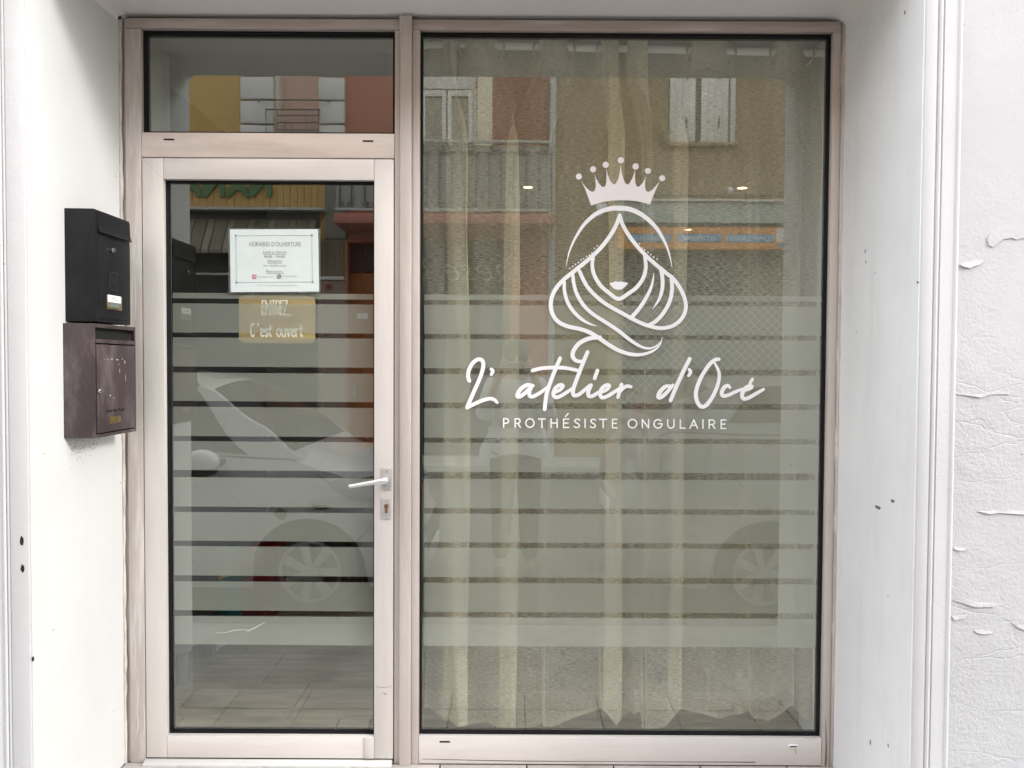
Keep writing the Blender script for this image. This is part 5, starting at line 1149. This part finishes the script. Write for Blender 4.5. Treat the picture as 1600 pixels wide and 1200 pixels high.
# --- brown house with shutters, sign and rolling grilles
wC = (hx(1043), hx(1142), hz(222), hz(90)); shopC = (hx(968), hx(1330), ZP, hz(392))
hC = house('brown_house', 'rough brown house with pale closed shutters and orange trade sign over grilled shops', XBC, 10.5, 7.2, m_brownw, [wC, shopC])
zb0 = wC[2]; mid = hx(1091)
for s0, s1 in ((wC[0] + 0.02, mid - 0.045), (mid + 0.045, hx(1138))):
    first = None; nb = 4; wd = (s1 - s0) / nb
    lf = box('shutter', (s0, s1, H_Y - 0.06, H_Y - 0.045, zb0 + 0.02, wC[3] - 0.02), m_white, hC)
    for i in range(nb):
        box('plank', (s0 + i * wd + 0.003, s0 + (i + 1) * wd - 0.003, H_Y - 0.0445, H_Y - 0.03, zb0 + 0.02, wC[3] - 0.02), m_white, lf, bevel=0.003)
    for z_ in (zb0 + 0.25, zb0 + 1.0): box('hinge', (s0 + 0.2 * (s1 - s0) + 0.18, s0 + 0.2 * (s1 - s0) + 0.205, H_Y - 0.029, H_Y - 0.015, z_, z_ + 0.17), m_iron, lf)
box('window_gap', (mid - 0.044, mid + 0.044, H_Y - 0.10, H_Y - 0.08, zb0, wC[3]), m_iron, hC)
mb = MB(); mb.box(wC[0] - 0.08, wC[1] + 0.10, H_Y + 0.002, H_Y + 0.09, zb0 - 0.07, zb0); mb.build('window_sill', m_brownw, hC, bevel=0.02)
mb = MB(); mb.blob((wC[0] - 0.1, H_Y + 0.06, zb0 + 0.16), 0.08, 0.07, 0.14, 10, 7); mb.blob((wC[0] - 0.05, H_Y + 0.06, zb0 + 0.04), 0.07, 0.06, 0.08, 10, 7); mb.build('window_bracket', m_brownw, hC, smooth=True)
mb = MB(); mb.box(wC[1] - 0.02, wC[1] + 0.05, H_Y - 0.2, H_Y + 0.03, zb0, wC[3]); mb.build('window_jamb', m_quoin, hC, bevel=0.01)
mb = MB(); mb.tube([(hx(960) + 0.02, H_Y + 0.03, hz(305)), (hx(1120), H_Y + 0.03, hz(304)), (10.3, H_Y + 0.03, hz(300))], 0.012, 6); mb.build('cable', m_iron, hC)
mb = MB(); mb.blob((hx(1139), H_Y + 0.06, hz(296)), 0.045, 0.05, 0.045, 12, 8); mb.build('wall_globe', m_vinyl, hC, smooth=True)
box('cornice', (hx(962), 10.4, H_Y + 0.002, H_Y + 0.12, hz(315), hz(312)), m_quoin, hC)
box('fascia', (hx(962), 10.4, H_Y + 0.002, H_Y + 0.07, hz(348), hz(315.5)), mat('grey_green_fascia', (0.42, 0.48, 0.42), rough=0.6), hC)
box('fascia_gap', (hx(962), 10.4, H_Y + 0.002, H_Y + 0.03, hz(355), hz(348.2)), m_dkshop, hC)
sp = box('sign_panel', (hx(965), hx(1340), H_Y + 0.002, H_Y + 0.09, hz(389), hz(355.5)), m_orange, hC)
for body, c0, c1 in (('CHAUFFAGE', 978, 1048), ('PLOMBERIE', 1055, 1126), ('CLIMATISATION', 1134, 1206), ('', 1213, 1229)):
    u0, u1 = hx(c0), hx(c1); z0_, z1_ = (hz(378.5), hz(366)) if body else (hz(386), hz(379))
    mb = MB(); mb.prism(rrect(u0, u1, z0_, z1_, 0.035), 'y', H_Y + 0.0902, H_Y + 0.094); mb.build('sign_label', m_bluep, sp)
    if body:
        o = text_obj('lettering', body, 0.105, (0.5 * (u0 + u1), H_Y + 0.0945, 0.5 * (z0_ + z1_) - 0.037), '+y', m_vinyl, sp)
sx0 = hx(1206)
box('sign_end', (sx0 + 0.04, hx(1232), H_Y + 0.0902, H_Y + 0.092, hz(377), hz(357)), mat('pale_sign', (0.70, 0.68, 0.62), rough=0.5), sp)
box('shop_backing', (shopC[0], shopC[1], H_Y - 0.3, H_Y - 0.25, shopC[2], shopC[3]), mat('grey_shutter', (0.15, 0.15, 0.13), rough=0.4), hC)
mb = MB(); u0, u1, v0, v1 = shopC[0], shopC[1], ZP, shopC[3]; hgt = v1 - v0
for k in range(int((u1 - u0 + hgt) / 0.14)):
    for sg_ in (1, -1):
        xa1 = u0 - hgt + k * 0.14; xb1 = xa1 + hgt
        if sg_ < 0: xa1, xb1 = xb1, xa1
        ta, tb = sorted(((u0 - xa1) / (xb1 - xa1), (u1 - xa1) / (xb1 - xa1))); ta, tb = max(0, ta), min(1, tb)
        if tb - ta > 0.02: mb.tube([(xa1 + (xb1 - xa1) * ta, H_Y - 0.10 + 0.006 * sg_, v0 + hgt * ta), (xa1 + (xb1 - xa1) * tb, H_Y - 0.10 + 0.006 * sg_, v0 + hgt * tb)], 0.010, 4)
g_ = mb.build('rolling_grille', mat('pale_grille', (0.45, 0.45, 0.42), rough=0.5), hC); g_['kind'] = 'stuff'
cm_ = empty('security_camera', (hx(937), H_Y + 0.1, hz(325)), 'small white security camera on the brown house corner', 'camera')
mb = MB(); mb.box(hx(931), hx(947), H_Y + 0.002, H_Y + 0.1, hz(328), hz(319)); mb.build('junction_box', m_vinyl, cm_, bevel=0.01)
mb = MB(); mb.tube([(hx(940), H_Y + 0.1, hz(329)), (hx(938), H_Y + 0.2, hz(336)), (hx(932), H_Y + 0.3, hz(341))], 0.03, 10); mb.build('housing', m_vinyl, cm_, smooth=True)
# --- plain neighbours that close the street further along
for (n_, lab, x0_, x1_, top_, mt) in (('grey_house', 'plain grey house further along the street past the ochre one', -24.0, -10.505, 7.4, 'grey_render'), ('cream_house', 'plain cream house further along the street past the brown one', 10.505, 15.0, 6.0, 'cream_render')):
    house(n_, lab, x0_, x1_, top_, plaster(mt, (0.5, 0.48, 0.44) if 'grey' in mt else (0.7, 0.66, 0.56), 0.15, 40.0), [])

# ================================================================== cars parked at the kerb
m_carpaint = mat('white_car_paint', (0.60, 0.61, 0.62), rough=0.25, var=0.02, coat=1.0)
m_carpaint2 = mat('silver_car_paint', (0.46, 0.46, 0.45), rough=0.25, metal=0.25, var=0.02, coat=1.0)
m_carglass = mat('car_glass', (0.02, 0.025, 0.025), rough=0.03, spec=0.9)
m_tyre = mat('tyre_rubber', (0.018, 0.018, 0.018), rough=0.8)
m_rim = mat('alloy_rim', (0.40, 0.40, 0.41), rough=0.35, metal=0.8)
m_lamp_r = mat('smoked_lamp', (0.30, 0.27, 0.27), rough=0.1, coat=1.0)
m_lamp_w = mat('clear_lamp', (0.30, 0.32, 0.33), rough=0.05, spec=0.9)
def lerp_pts(P, x):
    if x <= P[0][0]: return P[0][1]
    for (a_, za_), (b_, zb_) in zip(P, P[1:]):
        if x <= b_:
            t_ = (x - a_) / (b_ - a_); t_ = t_ * t_ * (3 - 2 * t_) * 0.5 + t_ * 0.5; return za_ + (zb_ - za_) * t_
    return P[-1][1]
def car(label, xr, xf, belt, roof, wheels, paint, ynear, hwid, gl, extra):
    yc = ynear - hwid; sill = ZR + 0.20; wr = 0.295
    e = empty('parked_car', (0.5 * (xr + xf), yc, ZR), label, 'car', 'cars parked along the kerb')
    def plan(x):
        d_ = min(x - xr, xf - x); r_ = 0.75
        return hwid if d_ >= r_ else hwid * (1 - 0.32 * (1 - max(0, d_) / r_) ** 2.2)
    def zlow(x):
        z = sill
        if xf - x < 0.35: z = sill - 0.02
        for wx in wheels:
            d_ = abs(x - wx)
            if d_ < 0.345: z = max(z, ZR + wr + math.sqrt(0.345 ** 2 - d_ ** 2))
        return z
    def side_y(x, z):
        zb = lerp_pts(belt, x); t_ = (z - sill) / (zb - sill); h_ = plan(x)
        if t_ < 0.35: h_ *= 1 - 0.07 * ((0.35 - t_) / 0.35) ** 2
        if t_ > 0.6: h_ *= 1 - 0.085 * ((t_ - 0.6) / 0.4) ** 2
        return h_
    n = 150; xs = [xr + (xf - xr) * (0.5 - 0.5 * math.cos(math.pi * i / n)) * 0.35 + (xf - xr) * i / n * 0.65 for i in range(n + 1)]
    rows = []
    for x in xs:
        zb = lerp_pts(belt, x); zl = min(zlow(x), zb - 0.02); half = []
        for k in range(13):
            z = zl + (zb - zl) * k / 12; half.append((side_y(x, z), z))
        yt = half[-1][0]
        for k in range(1, 6): y_ = yt * (1 - k / 5); half.append((y_, zb + 0.055 * (1 - (y_ / yt) ** 2)))
        rows.append([(x, yc + y_, z) for y_, z in half] + [(x, yc - y_, z) for y_, z in reversed(half[:-1])])
    mb = MB(); mb.grid(rows); nc = len(rows[0]); mb.f.append(tuple(range(nc))); mb.mi.append(0); mb.f.append(tuple(n * nc + i for i in range(nc - 1, -1, -1))); mb.mi.append(0)
    mb.build('body', paint, e, smooth=True)
    # roof and pillars
    def shell(x, inset=0.0, out=0.0):
        zb = lerp_pts(belt, x) + 0.01; zr = max(lerp_pts(roof, x), zb + 0.012); hb = plan(x) * 0.90; f_ = min(1, (zr - zb) / 0.45); he = hb * (1 - 0.20 * f_)
        pts = []
        for k in range(7): t_ = k / 6; pts.append((hb + (he - hb) * t_ + out, zb + (zr - 0.05 * f_ - zb) * t_))
        for k in range(1, 6): t_ = k / 5; y_ = he * (1 - t_); pts.append((y_, zr - 0.05 * f_ + 0.05 * f_ * (1 - (1 - t_) ** 2) + out))
        return pts
    gx = [roof[0][0] + (roof[-1][0] - roof[0][0]) * i / 70 for i in range(71)]
    mb = MB(); mb.grid([[(x, yc + y_, z) for y_, z in shell(x)] + [(x, yc - y_, z) for y_, z in reversed(shell(x)[:-1])] for x in gx]); mb.build('roof', paint, e, smooth=True)
    def side_glass(poly_top, poly_bot, name='side_window'):
        """window on both flanks: from (x, fraction) along its lower and upper edge"""
        for s_ in (1, -1):
            mb = MB(); rows = []
            for i in range(17):
                t_ = i / 16; row = []
                for k in range(6):
                    u_ = k / 5; xb_ = poly_bot[0][0] + (poly_bot[1][0] - poly_bot[0][0]) * t_; xt_ = poly_top[0][0] + (poly_top[1][0] - poly_top[0][0]) * t_
                    x = xb_ + (xt_ - xb_) * u_; fr = poly_bot[0][1] + (poly_top[0][1] - poly_bot[0][1]) * u_
                    sp_ = shell(x); q = fr * 6; i0 = min(5, int(q)); g_ = q - i0
                    y_ = sp_[i0][0] + (sp_[i0 + 1][0] - sp_[i0][0]) * g_; z = sp_[i0][1] + (sp_[i0 + 1][1] - sp_[i0][1]) * g_
                    row.append((x, yc + s_ * (y_ + 0.006), z))
                rows.append(row)
            mb.grid(rows); mb.build(name, m_carglass, e, smooth=True)
    for pt, pb in gl['side']: side_glass(pt, pb)
    for name, x0_, x1_ in (('windscreen', *gl['front']), ('rear_window', *gl['rear'])):
        mb = MB(); rows = []
        for i in range(17):
            x = x0_ + (x1_ - x0_) * i / 16; sp_ = shell(x); yt = sp_[6][0]; row = []
            for k in range(13):
                y_ = yt * (k / 6 - 1) * 0.93; a_ = 1 - abs(y_) / yt
                zb_ = sp_[6][1] + (sp_[-1][1] - sp_[6][1]) * (1 - (1 - a_) ** 2); row.append((x, yc + y_, zb_ + 0.007))
            rows.append(row)
        mb.grid(rows); mb.build(name, m_carglass, e, smooth=True)
    mb = MB(); mb.box(xr + 0.25, xf - 0.25, yc - hwid + 0.22, yc + hwid - 0.22, ZR + 0.17, ZR + 0.56); mb.build('underbody', m_dark, e)
    for wx in wheels:
        for s_ in (1, -1):
            yo = yc + s_ * (hwid - 0.035); c_ = (wx, yo, ZR + wr)
            mb = MB(); mb.disc((wx, min(yo, yo - s_ * 0.17), ZR + wr), 0.335, 'y', 0.17, 24); mb.cur = 0
            wl = MB(); wl.disc((wx, yo - s_ * 0.20, ZR + wr + 0.02), 0.342, 'y', s_ * 0.01, 24); wl.build('wheel_arch_liner', m_dark, e)
            we = bpy.data.objects.new('wheel', None); COL.objects.link(we); we.location = c_; we.empty_display_size = 0.1; set_parent(we, e)
            mb = MB(); mb.ring((wx, yo - s_ * 0.09, ZR + wr), 0.235, 0.06, 'y', 32, 10); mb.build('tyre', m_tyre, we, smooth=True)
            mb = MB(); mb.ring((wx, yo - s_ * 0.05, ZR + wr), 0.185, 0.014, 'y', 32, 6); mb.disc((wx, yo - s_ * 0.05, ZR + wr), 0.05, 'y', s_ * 0.025, 16)
            for k in range(7):
                a_ = 2 * math.pi * k / 7; d1 = Vector((math.cos(a_), 0, math.sin(a_))); nrm = Vector((-d1.z, 0, d1.x)); c0 = Vector((wx, yo - s_ * 0.045, ZR + wr))
                v_ = [c0 + d1 * 0.045 + nrm * 0.020, c0 + d1 * 0.045 - nrm * 0.020, c0 + d1 * 0.185 - nrm * 0.030, c0 + d1 * 0.185 + nrm * 0.030]
                b_ = [p_ + Vector((0, -s_ * 0.02, 0)) for p_ in v_]
                mb.add(v_ + b_, [(0, 1, 2, 3), (7, 6, 5, 4), (0, 4, 5, 1), (1, 5, 6, 2), (2, 6, 7, 3), (3, 7, 4, 0)])
            mb.build('rim', m_rim, we)
            mb = MB(); mb.disc((wx, yo - s_ * 0.10, ZR + wr), 0.18, 'y', s_ * 0.01, 24); mb.build('brake_disc', m_iron, we)
    def line(pts, name, r=0.0035, m_=m_dark, par=None):
        for s_ in (1, -1):
            mb = MB(); mb.tube([(x, yc + s_ * (side_y(x, z) - 0.0005), z) for x, z in pts], r, 5); mb.build(name, m_, par or e)
    def patch(pts, name, m_, lift=0.006, flank=(1, -1), par=None):
        """panel lying on the flank, outline in (x, z)"""
        for s_ in flank:
            mb = MB(); c_ = (sum(p_[0] for p_ in pts) / len(pts), sum(p_[1] for p_ in pts) / len(pts)); out = catmull(pts + [pts[0]], 5)[:-1]; rings = []
            for f_, l_ in ((1.0, -0.002), (0.96, lift), (0.6, lift * 1.3), (0.0001, lift * 1.35)):
                rings.append([(c_[0] + (x - c_[0]) * f_, yc + s_ * (side_y(c_[0] + (x - c_[0]) * f_, c_[1] + (z - c_[1]) * f_) + l_), c_[1] + (z - c_[1]) * f_) for x, z in out])
            mb.grid(rings, close=True); mb.build(name, m_, par or e, smooth=True)
    extra(e, line, patch, side_y, yc, hwid, plan)
    return e
def c_px(px, py): return ((px - 800) / 262.0, 1.45 + (571 - py) / 262.0)
# white car, its nose towards the right, left of the photographer
def extraA(e, line, patch, side_y, yc, hw, plan):
    line([(-1.65, .86), (-1.655, .6), (-1.655, .12)], 'door_seam'); line([(-2.75, .86), (-2.75, .12)], 'door_seam')
    line([(-1.35, .86), (-1.15, .74), (-.98, .64), (-.9, .6)], 'bonnet_seam')
    line([(-.86, .46), (-.93, .38), (-.99, .30)], 'bumper_seam')
    patch([c_px(504, 760), c_px(540, 756), c_px(575, 762), (-.70, .66), (-.64, .56), c_px(575, 797), c_px(545, 790), c_px(520, 776)], 'headlight', m_lamp_w, 0.008)
    patch([c_px(433, 799), c_px(445, 808), c_px(437, 820), c_px(423, 810)], 'side_repeater', mat('amber_grey_lamp', (0.12, 0.11, 0.10), rough=0.2), 0.004)
    patch([c_px(483, 796), c_px(508, 797), c_px(507, 802), c_px(490, 803)], 'fog_lamp', m_dark, 0.004)
    for s_ in (1, -1):
        mb = MB(); mb.blob((-1.835, yc + s_ * (hw + 0.085), .865), .105, .075, .075, 16, 10); mr_ = mb.build('mirror', m_carpaint, e, smooth=True)
        mb = MB(); mb.tube([(-1.82, yc + s_ * (hw + 0.05), .82), (-1.76, yc + s_ * (hw - 0.09), .85)], 0.022, 8); mb.build('mirror_arm', m_dark, mr_)
        mb = MB(); mb.blob((-1.84, yc + s_ * (hw + 0.085), .815), .10, .07, .045, 14, 8); mb.build('mirror_foot', m_dark, mr_, smooth=True)
        mb = MB(); mb.box(-2.05, -1.9, yc + s_ * (hw - 0.012), yc + s_ * (hw + 0.02), .70, .725); mb.build('handle', m_carpaint, e, bevel=0.008)
    mb = MB(); mb.box(-.60, -.555, yc - .38, yc + .38, .20, .36); mb.build('grille', m_dark, e, bevel=0.01)
    mb = MB(); mb.box(-.575, -.545, yc - .26, yc + .26, .10, .20); mb.build('number_plate', m_vinyl, e, bevel=0.004)
car('white hatchback parked nose towards the photographer, mirrored in the door glass', -4.40, -0.56,
    [(-4.40, .55), (-4.34, .80), (-4.1, .92), (-2.9, .885), (-1.9, .875), (-1.36, .855), (-1.1, .775), (-.85, .64), (-.70, .52), (-.60, .36), (-.56, .24)],
    [(-4.36, .86), (-4.15, 1.14), (-3.7, 1.34), (-2.9, 1.405), (-2.3, 1.40), (-1.95, 1.345), (-1.6, 1.10), (-1.30, .865)], (-3.72, -1.24), m_carpaint, -1.83, 0.85,
    {'side': [(((-2.72, .93), (-1.98, .93)), ((-2.72, .06), (-1.62, .06))), (((-3.7, .93), (-2.79, .93)), ((-3.85, .06), (-2.79, .06)))], 'front': (-1.90, -1.36), 'rear': (-4.30, -3.95)}, extraA)
# silver car, its tail towards the left, right of the photographer
def extraB(e, line, patch, side_y, yc, hw, plan):
    patch([c_px(1030, 692), c_px(1062, 690), c_px(1069, 706), c_px(1058, 716), c_px(1044, 724), c_px(1040, 752), c_px(1022, 760), c_px(1006, 752), c_px(1000, 720), c_px(1010, 700)], 'tail_light', m_lamp_r, 0.010)
    patch([c_px(1170, 715), c_px(1176, 703), c_px(1205, 701), c_px(1222, 706), c_px(1226, 740), c_px(1205, 746), c_px(1184, 744), c_px(1175, 732)], 'fuel_door', m_carpaint2, 0.004, (1,))
    line([(x, z) for x, z in [c_px(1130, 722), c_px(1150, 742), c_px(1170, 766)]], 'bumper_seam')
    line([(2.5, 1.0), (2.5, .12)], 'door_seam'); line([(3.5, .92), (3.5, .12)], 'door_seam')
    mb = MB(); mb.box(.665, .70, yc - .26, yc + .26, .42, .53); mb.build('number_plate', m_vinyl, e, bevel=0.004)
    for s_ in (1, -1):
        mb = MB(); mb.blob((3.55, yc + s_ * (hw + 0.085), .98), .10, .075, .08, 14, 9); mb.build('mirror', m_carpaint2, e, smooth=True)
        mb = MB(); mb.box(2.6, 2.75, yc + s_ * (hw - 0.012), yc + s_ * (hw + 0.02), .80, .825); mb.build('handle', m_carpaint2, e, bevel=0.008)
car('silver hatchback parked tail towards the photographer, mirrored in the big window', 0.67, 4.75,
    [(.67, .50), (.72, .74), (.82, .95), (1.0, 1.03), (1.6, 1.02), (2.6, .98), (3.5, .93), (4.0, .84), (4.4, .70), (4.62, .50), (4.75, .28)],
    [(.86, 1.05), (1.05, 1.25), (1.35, 1.37), (2.0, 1.41), (2.7, 1.40), (3.1, 1.33), (3.5, 1.08), (3.78, .92)], (1.56, 3.95), m_carpaint2, -1.83, 0.87,
    {'side': [(((1.52, .92), (2.44, .92)), ((1.33, .22), (2.44, .06))), (((2.52, .92), (3.08, .92)), ((2.52, .06), (3.45, .06)))], 'front': (3.72, 3.15), 'rear': (.92, 1.25)}, extraB)

# ================================================================== the photographer, seen only in the glass
m_skin = mat('skin', (0.55, 0.34, 0.25), rough=0.55, var=0.06)
m_shirt = mat('white_shirt_cloth', (0.60, 0.61, 0.64), rough=0.85, var=0.06, bump=0.15, bscale=20)
m_trs = mat('dark_grey_trousers', (0.085, 0.09, 0.095), rough=0.85)
m_hair = mat('brown_hair', (0.06, 0.035, 0.02), rough=0.6, var=0.3, vscale=40)
m_shoe = mat('dark_shoes', (0.03, 0.03, 0.03), rough=0.5)
def skin_obj(name, verts, edges, material, parent, root=0, levels=1):
    me = bpy.data.meshes.new(name); me.from_pydata([v[0] for v in verts], edges, [])
    o = bpy.data.objects.new(name, me); COL.objects.link(o)
    o.modifiers.new('skin', 'SKIN'); s_ = o.modifiers.new('sub', 'SUBSURF'); s_.levels = s_.render_levels = levels
    if not me.skin_vertices: 
        bpy.context.view_layer.objects.active = o
        me.attributes
    if len(me.skin_vertices) == 0:
        bm = bmesh.new(); bm.from_mesh(me); bm.verts.layers.skin.verify(); bm.to_mesh(me); bm.free()
    for i, v in enumerate(verts):
        r_ = v[1]; me.skin_vertices[0].data[i].radius = (r_, r_) if not isinstance(r_, tuple) else r_
        me.skin_vertices[0].data[i].use_root = (i == root)
    dg = bpy.context.evaluated_depsgraph_get(); dg.update()
    m2 = bpy.data.meshes.new_from_object(o.evaluated_get(dg)); bpy.data.objects.remove(o)
    m2.name = name; m2.materials.clear(); m2.materials.append(material); m2.polygons.foreach_set('use_smooth', [True] * len(m2.polygons))
    ob = bpy.data.objects.new(name, m2); COL.objects.link(ob); set_parent(ob, parent); return ob
PX, PY, G = 0.03, -2.90, ZR
who = empty('person', (PX, PY, G), 'person in loose white shirt holding up a phone, mirrored behind the name lettering', 'person')
V = [((PX, PY, G + .95), .13), ((PX, PY, G + 1.12), .125), ((PX, PY + .01, G + 1.32), .14), ((PX, PY + .01, G + 1.46), .075), ((PX, PY + .02, G + 1.54), .055), ((PX, PY + .03, G + 1.64), .088), ((PX, PY + .02, G + 1.72), .072)]
E_ = [(0, 1), (1, 2), (2, 3), (3, 4), (4, 5), (5, 6)]
for s_ in (-1, 1):
    b_ = len(V)
    V += [((PX + s_ * .09, PY, G + .88), .10), ((PX + s_ * .10, PY + .02, G + .50), .062), ((PX + s_ * .11, PY - .01, G + .10), .042), ((PX + s_ * .115, PY + .12, G + .045), .036)]
    E_ += [(0, b_), (b_, b_ + 1), (b_ + 1, b_ + 2), (b_ + 2, b_ + 3)]
    b_ = len(V)
    V += [((PX + s_ * .175, PY + .01, G + 1.42), .062), ((PX + s_ * .235, PY + .10, G + 1.19), .045), ((PX + s_ * .125, PY + .255, G + 1.50), .030), ((PX + s_ * .095, PY + .28, G + 1.56), .034)]
    E_ += [(2, b_), (b_, b_ + 1), (b_ + 1, b_ + 2), (b_ + 2, b_ + 3)]
body = skin_obj('body', V, E_, m_skin, who, 0, 2)
# hands: palm plus five bent fingers round the phone
for s_ in (-1, 1):
    hx0, hy0, hz0 = PX + s_ * .095, PY + .28, G + 1.56
    for k in range(4):
        z_ = hz0 + 0.012 - k * 0.0 + 0.022 * (1.5 - k); ln = (0.026, 0.030, 0.029, 0.023)[k]
        skin_obj('finger', [((hx0, hy0 - .01, hz0 + 0.018 * (1.5 - k)), .010), ((hx0 + s_ * .012, hy0 + .022, z_), .009), ((hx0 - s_ * .002, hy0 + .044, z_), .008), ((hx0 - s_ * (.002 + ln), hy0 + .046, z_), .007)], [(0, 1), (1, 2), (2, 3)], m_skin, body)
    skin_obj('thumb', [((hx0, hy0 - .015, hz0 - .02), .012), ((hx0 - s_ * .018, hy0 - .005, hz0 - .005), .010), ((hx0 - s_ * .035, hy0 + .008, hz0 + .008), .009)], [(0, 1), (1, 2)], m_skin, body)
# face
m_eye = mat('eye_grey', (0.30, 0.27, 0.25), rough=0.3)
hc = Vector((PX, PY + .03, G + 1.64))
for s_ in (-1, 1):
    mb = MB(); mb.blob((hc.x + s_ * .033, hc.y + .080, hc.z + .012), .012, .008, .006, 12, 8); mb.build('eye', m_eye, body, smooth=True)
    mb = MB(); mb.blob((hc.x + s_ * .090, hc.y, hc.z), .012, .02, .03, 10, 8); mb.build('ear', m_skin, body, smooth=True)
mb = MB(); mb.blob((hc.x, hc.y + .092, hc.z - .014), .013, .02, .025, 10, 8); mb.build('nose', m_skin, body, smooth=True)
mb = MB(); mb.blob((hc.x, hc.y + .078, hc.z - .052), .024, .010, .007, 12, 8); mb.build('mouth', mat('lips', (0.42, 0.17, 0.15), rough=0.5), body, smooth=True)
mb = MB(); mb.blob((hc.x, hc.y - .018, hc.z + .035), .105, .108, .105, 20, 14); mb.blob((hc.x, hc.y - .065, hc.z - .06), .095, .06, .14, 16, 10); mb.build('hair', m_hair, who, smooth=True)
# loose shirt with rolled hem, trousers, shoes
SV = [((PX, PY, G + 1.02), (.215, .155)), ((PX, PY, G + 1.20), (.19, .15)), ((PX, PY + .01, G + 1.36), (.175, .135)), ((PX, PY + .01, G + 1.45), (.095, .09))]
SE = [(0, 1), (1, 2), (2, 3)]
for s_ in (-1, 1):
    b_ = len(SV); SV += [((PX + s_ * .18, PY + .01, G + 1.42), .082), ((PX + s_ * .240, PY + .10, G + 1.19), .075), ((PX + s_ * .195, PY + .17, G + 1.33), .056)]
    SE += [(2, b_), (b_, b_ + 1), (b_ + 1, b_ + 2)]
skin_obj('shirt', SV, SE, m_shirt, who, 0, 2)
mb = MB(); rows = []
for j in range(7):
    z_ = G + 1.12 - j * 0.035; rows.append([(PX + (.20 + .012 * j + .012 * math.sin(3 * a_ + j)) * math.cos(a_), PY + (.145 + .01 * j + .01 * math.sin(5 * a_)) * math.sin(a_), z_ - (0.03 * math.sin(3 * a_) if j == 6 else 0)) for a_ in [2 * math.pi * k / 36 for k in range(36)]])
mb.grid(rows, close=True); mb.build('shirt_hem', m_shirt, who, smooth=True)
TV = [((PX, PY, G + 1.04), (.175, .135))]; TE = []
for s_ in (-1, 1):
    b_ = len(TV); TV += [((PX + s_ * .095, PY, G + .84), .115), ((PX + s_ * .10, PY + .02, G + .50), .085), ((PX + s_ * .11, PY - .01, G + .11), .07)]
    TE += [(0, b_), (b_, b_ + 1), (b_ + 1, b_ + 2)]
skin_obj('trousers', TV, TE, m_trs, who, 0, 2)
for s_ in (-1, 1):
    mb = MB(); mb.blob((PX + s_ * .115, PY + .06, G + .045), .052, .145, .045, 16, 10); mb.build('shoe', m_shoe, who, smooth=True)
ph = empty('phone', (0.0, CAM.y - 0.012, CAM.z - 0.03), 'dark smartphone held sideways in both hands of the person', 'phone')
mb = MB(); mb.box(-0.075, 0.085, CAM.y - 0.018, CAM.y - 0.010, CAM.z - 0.062, CAM.z + 0.014); mb.build('case', mat('dark_phone', (0.03, 0.03, 0.035), rough=0.25), ph, bevel=0.003)
mb = MB(); mb.disc((0.0, CAM.y - 0.009, CAM.z), 0.009, 'y', -0.0012, 16); mb.build('lens', m_carglass, ph)
box('screen', (-0.071, 0.081, CAM.y - 0.0186, CAM.y - 0.0181, CAM.z - 0.058, CAM.z + 0.010), m_carglass, ph)
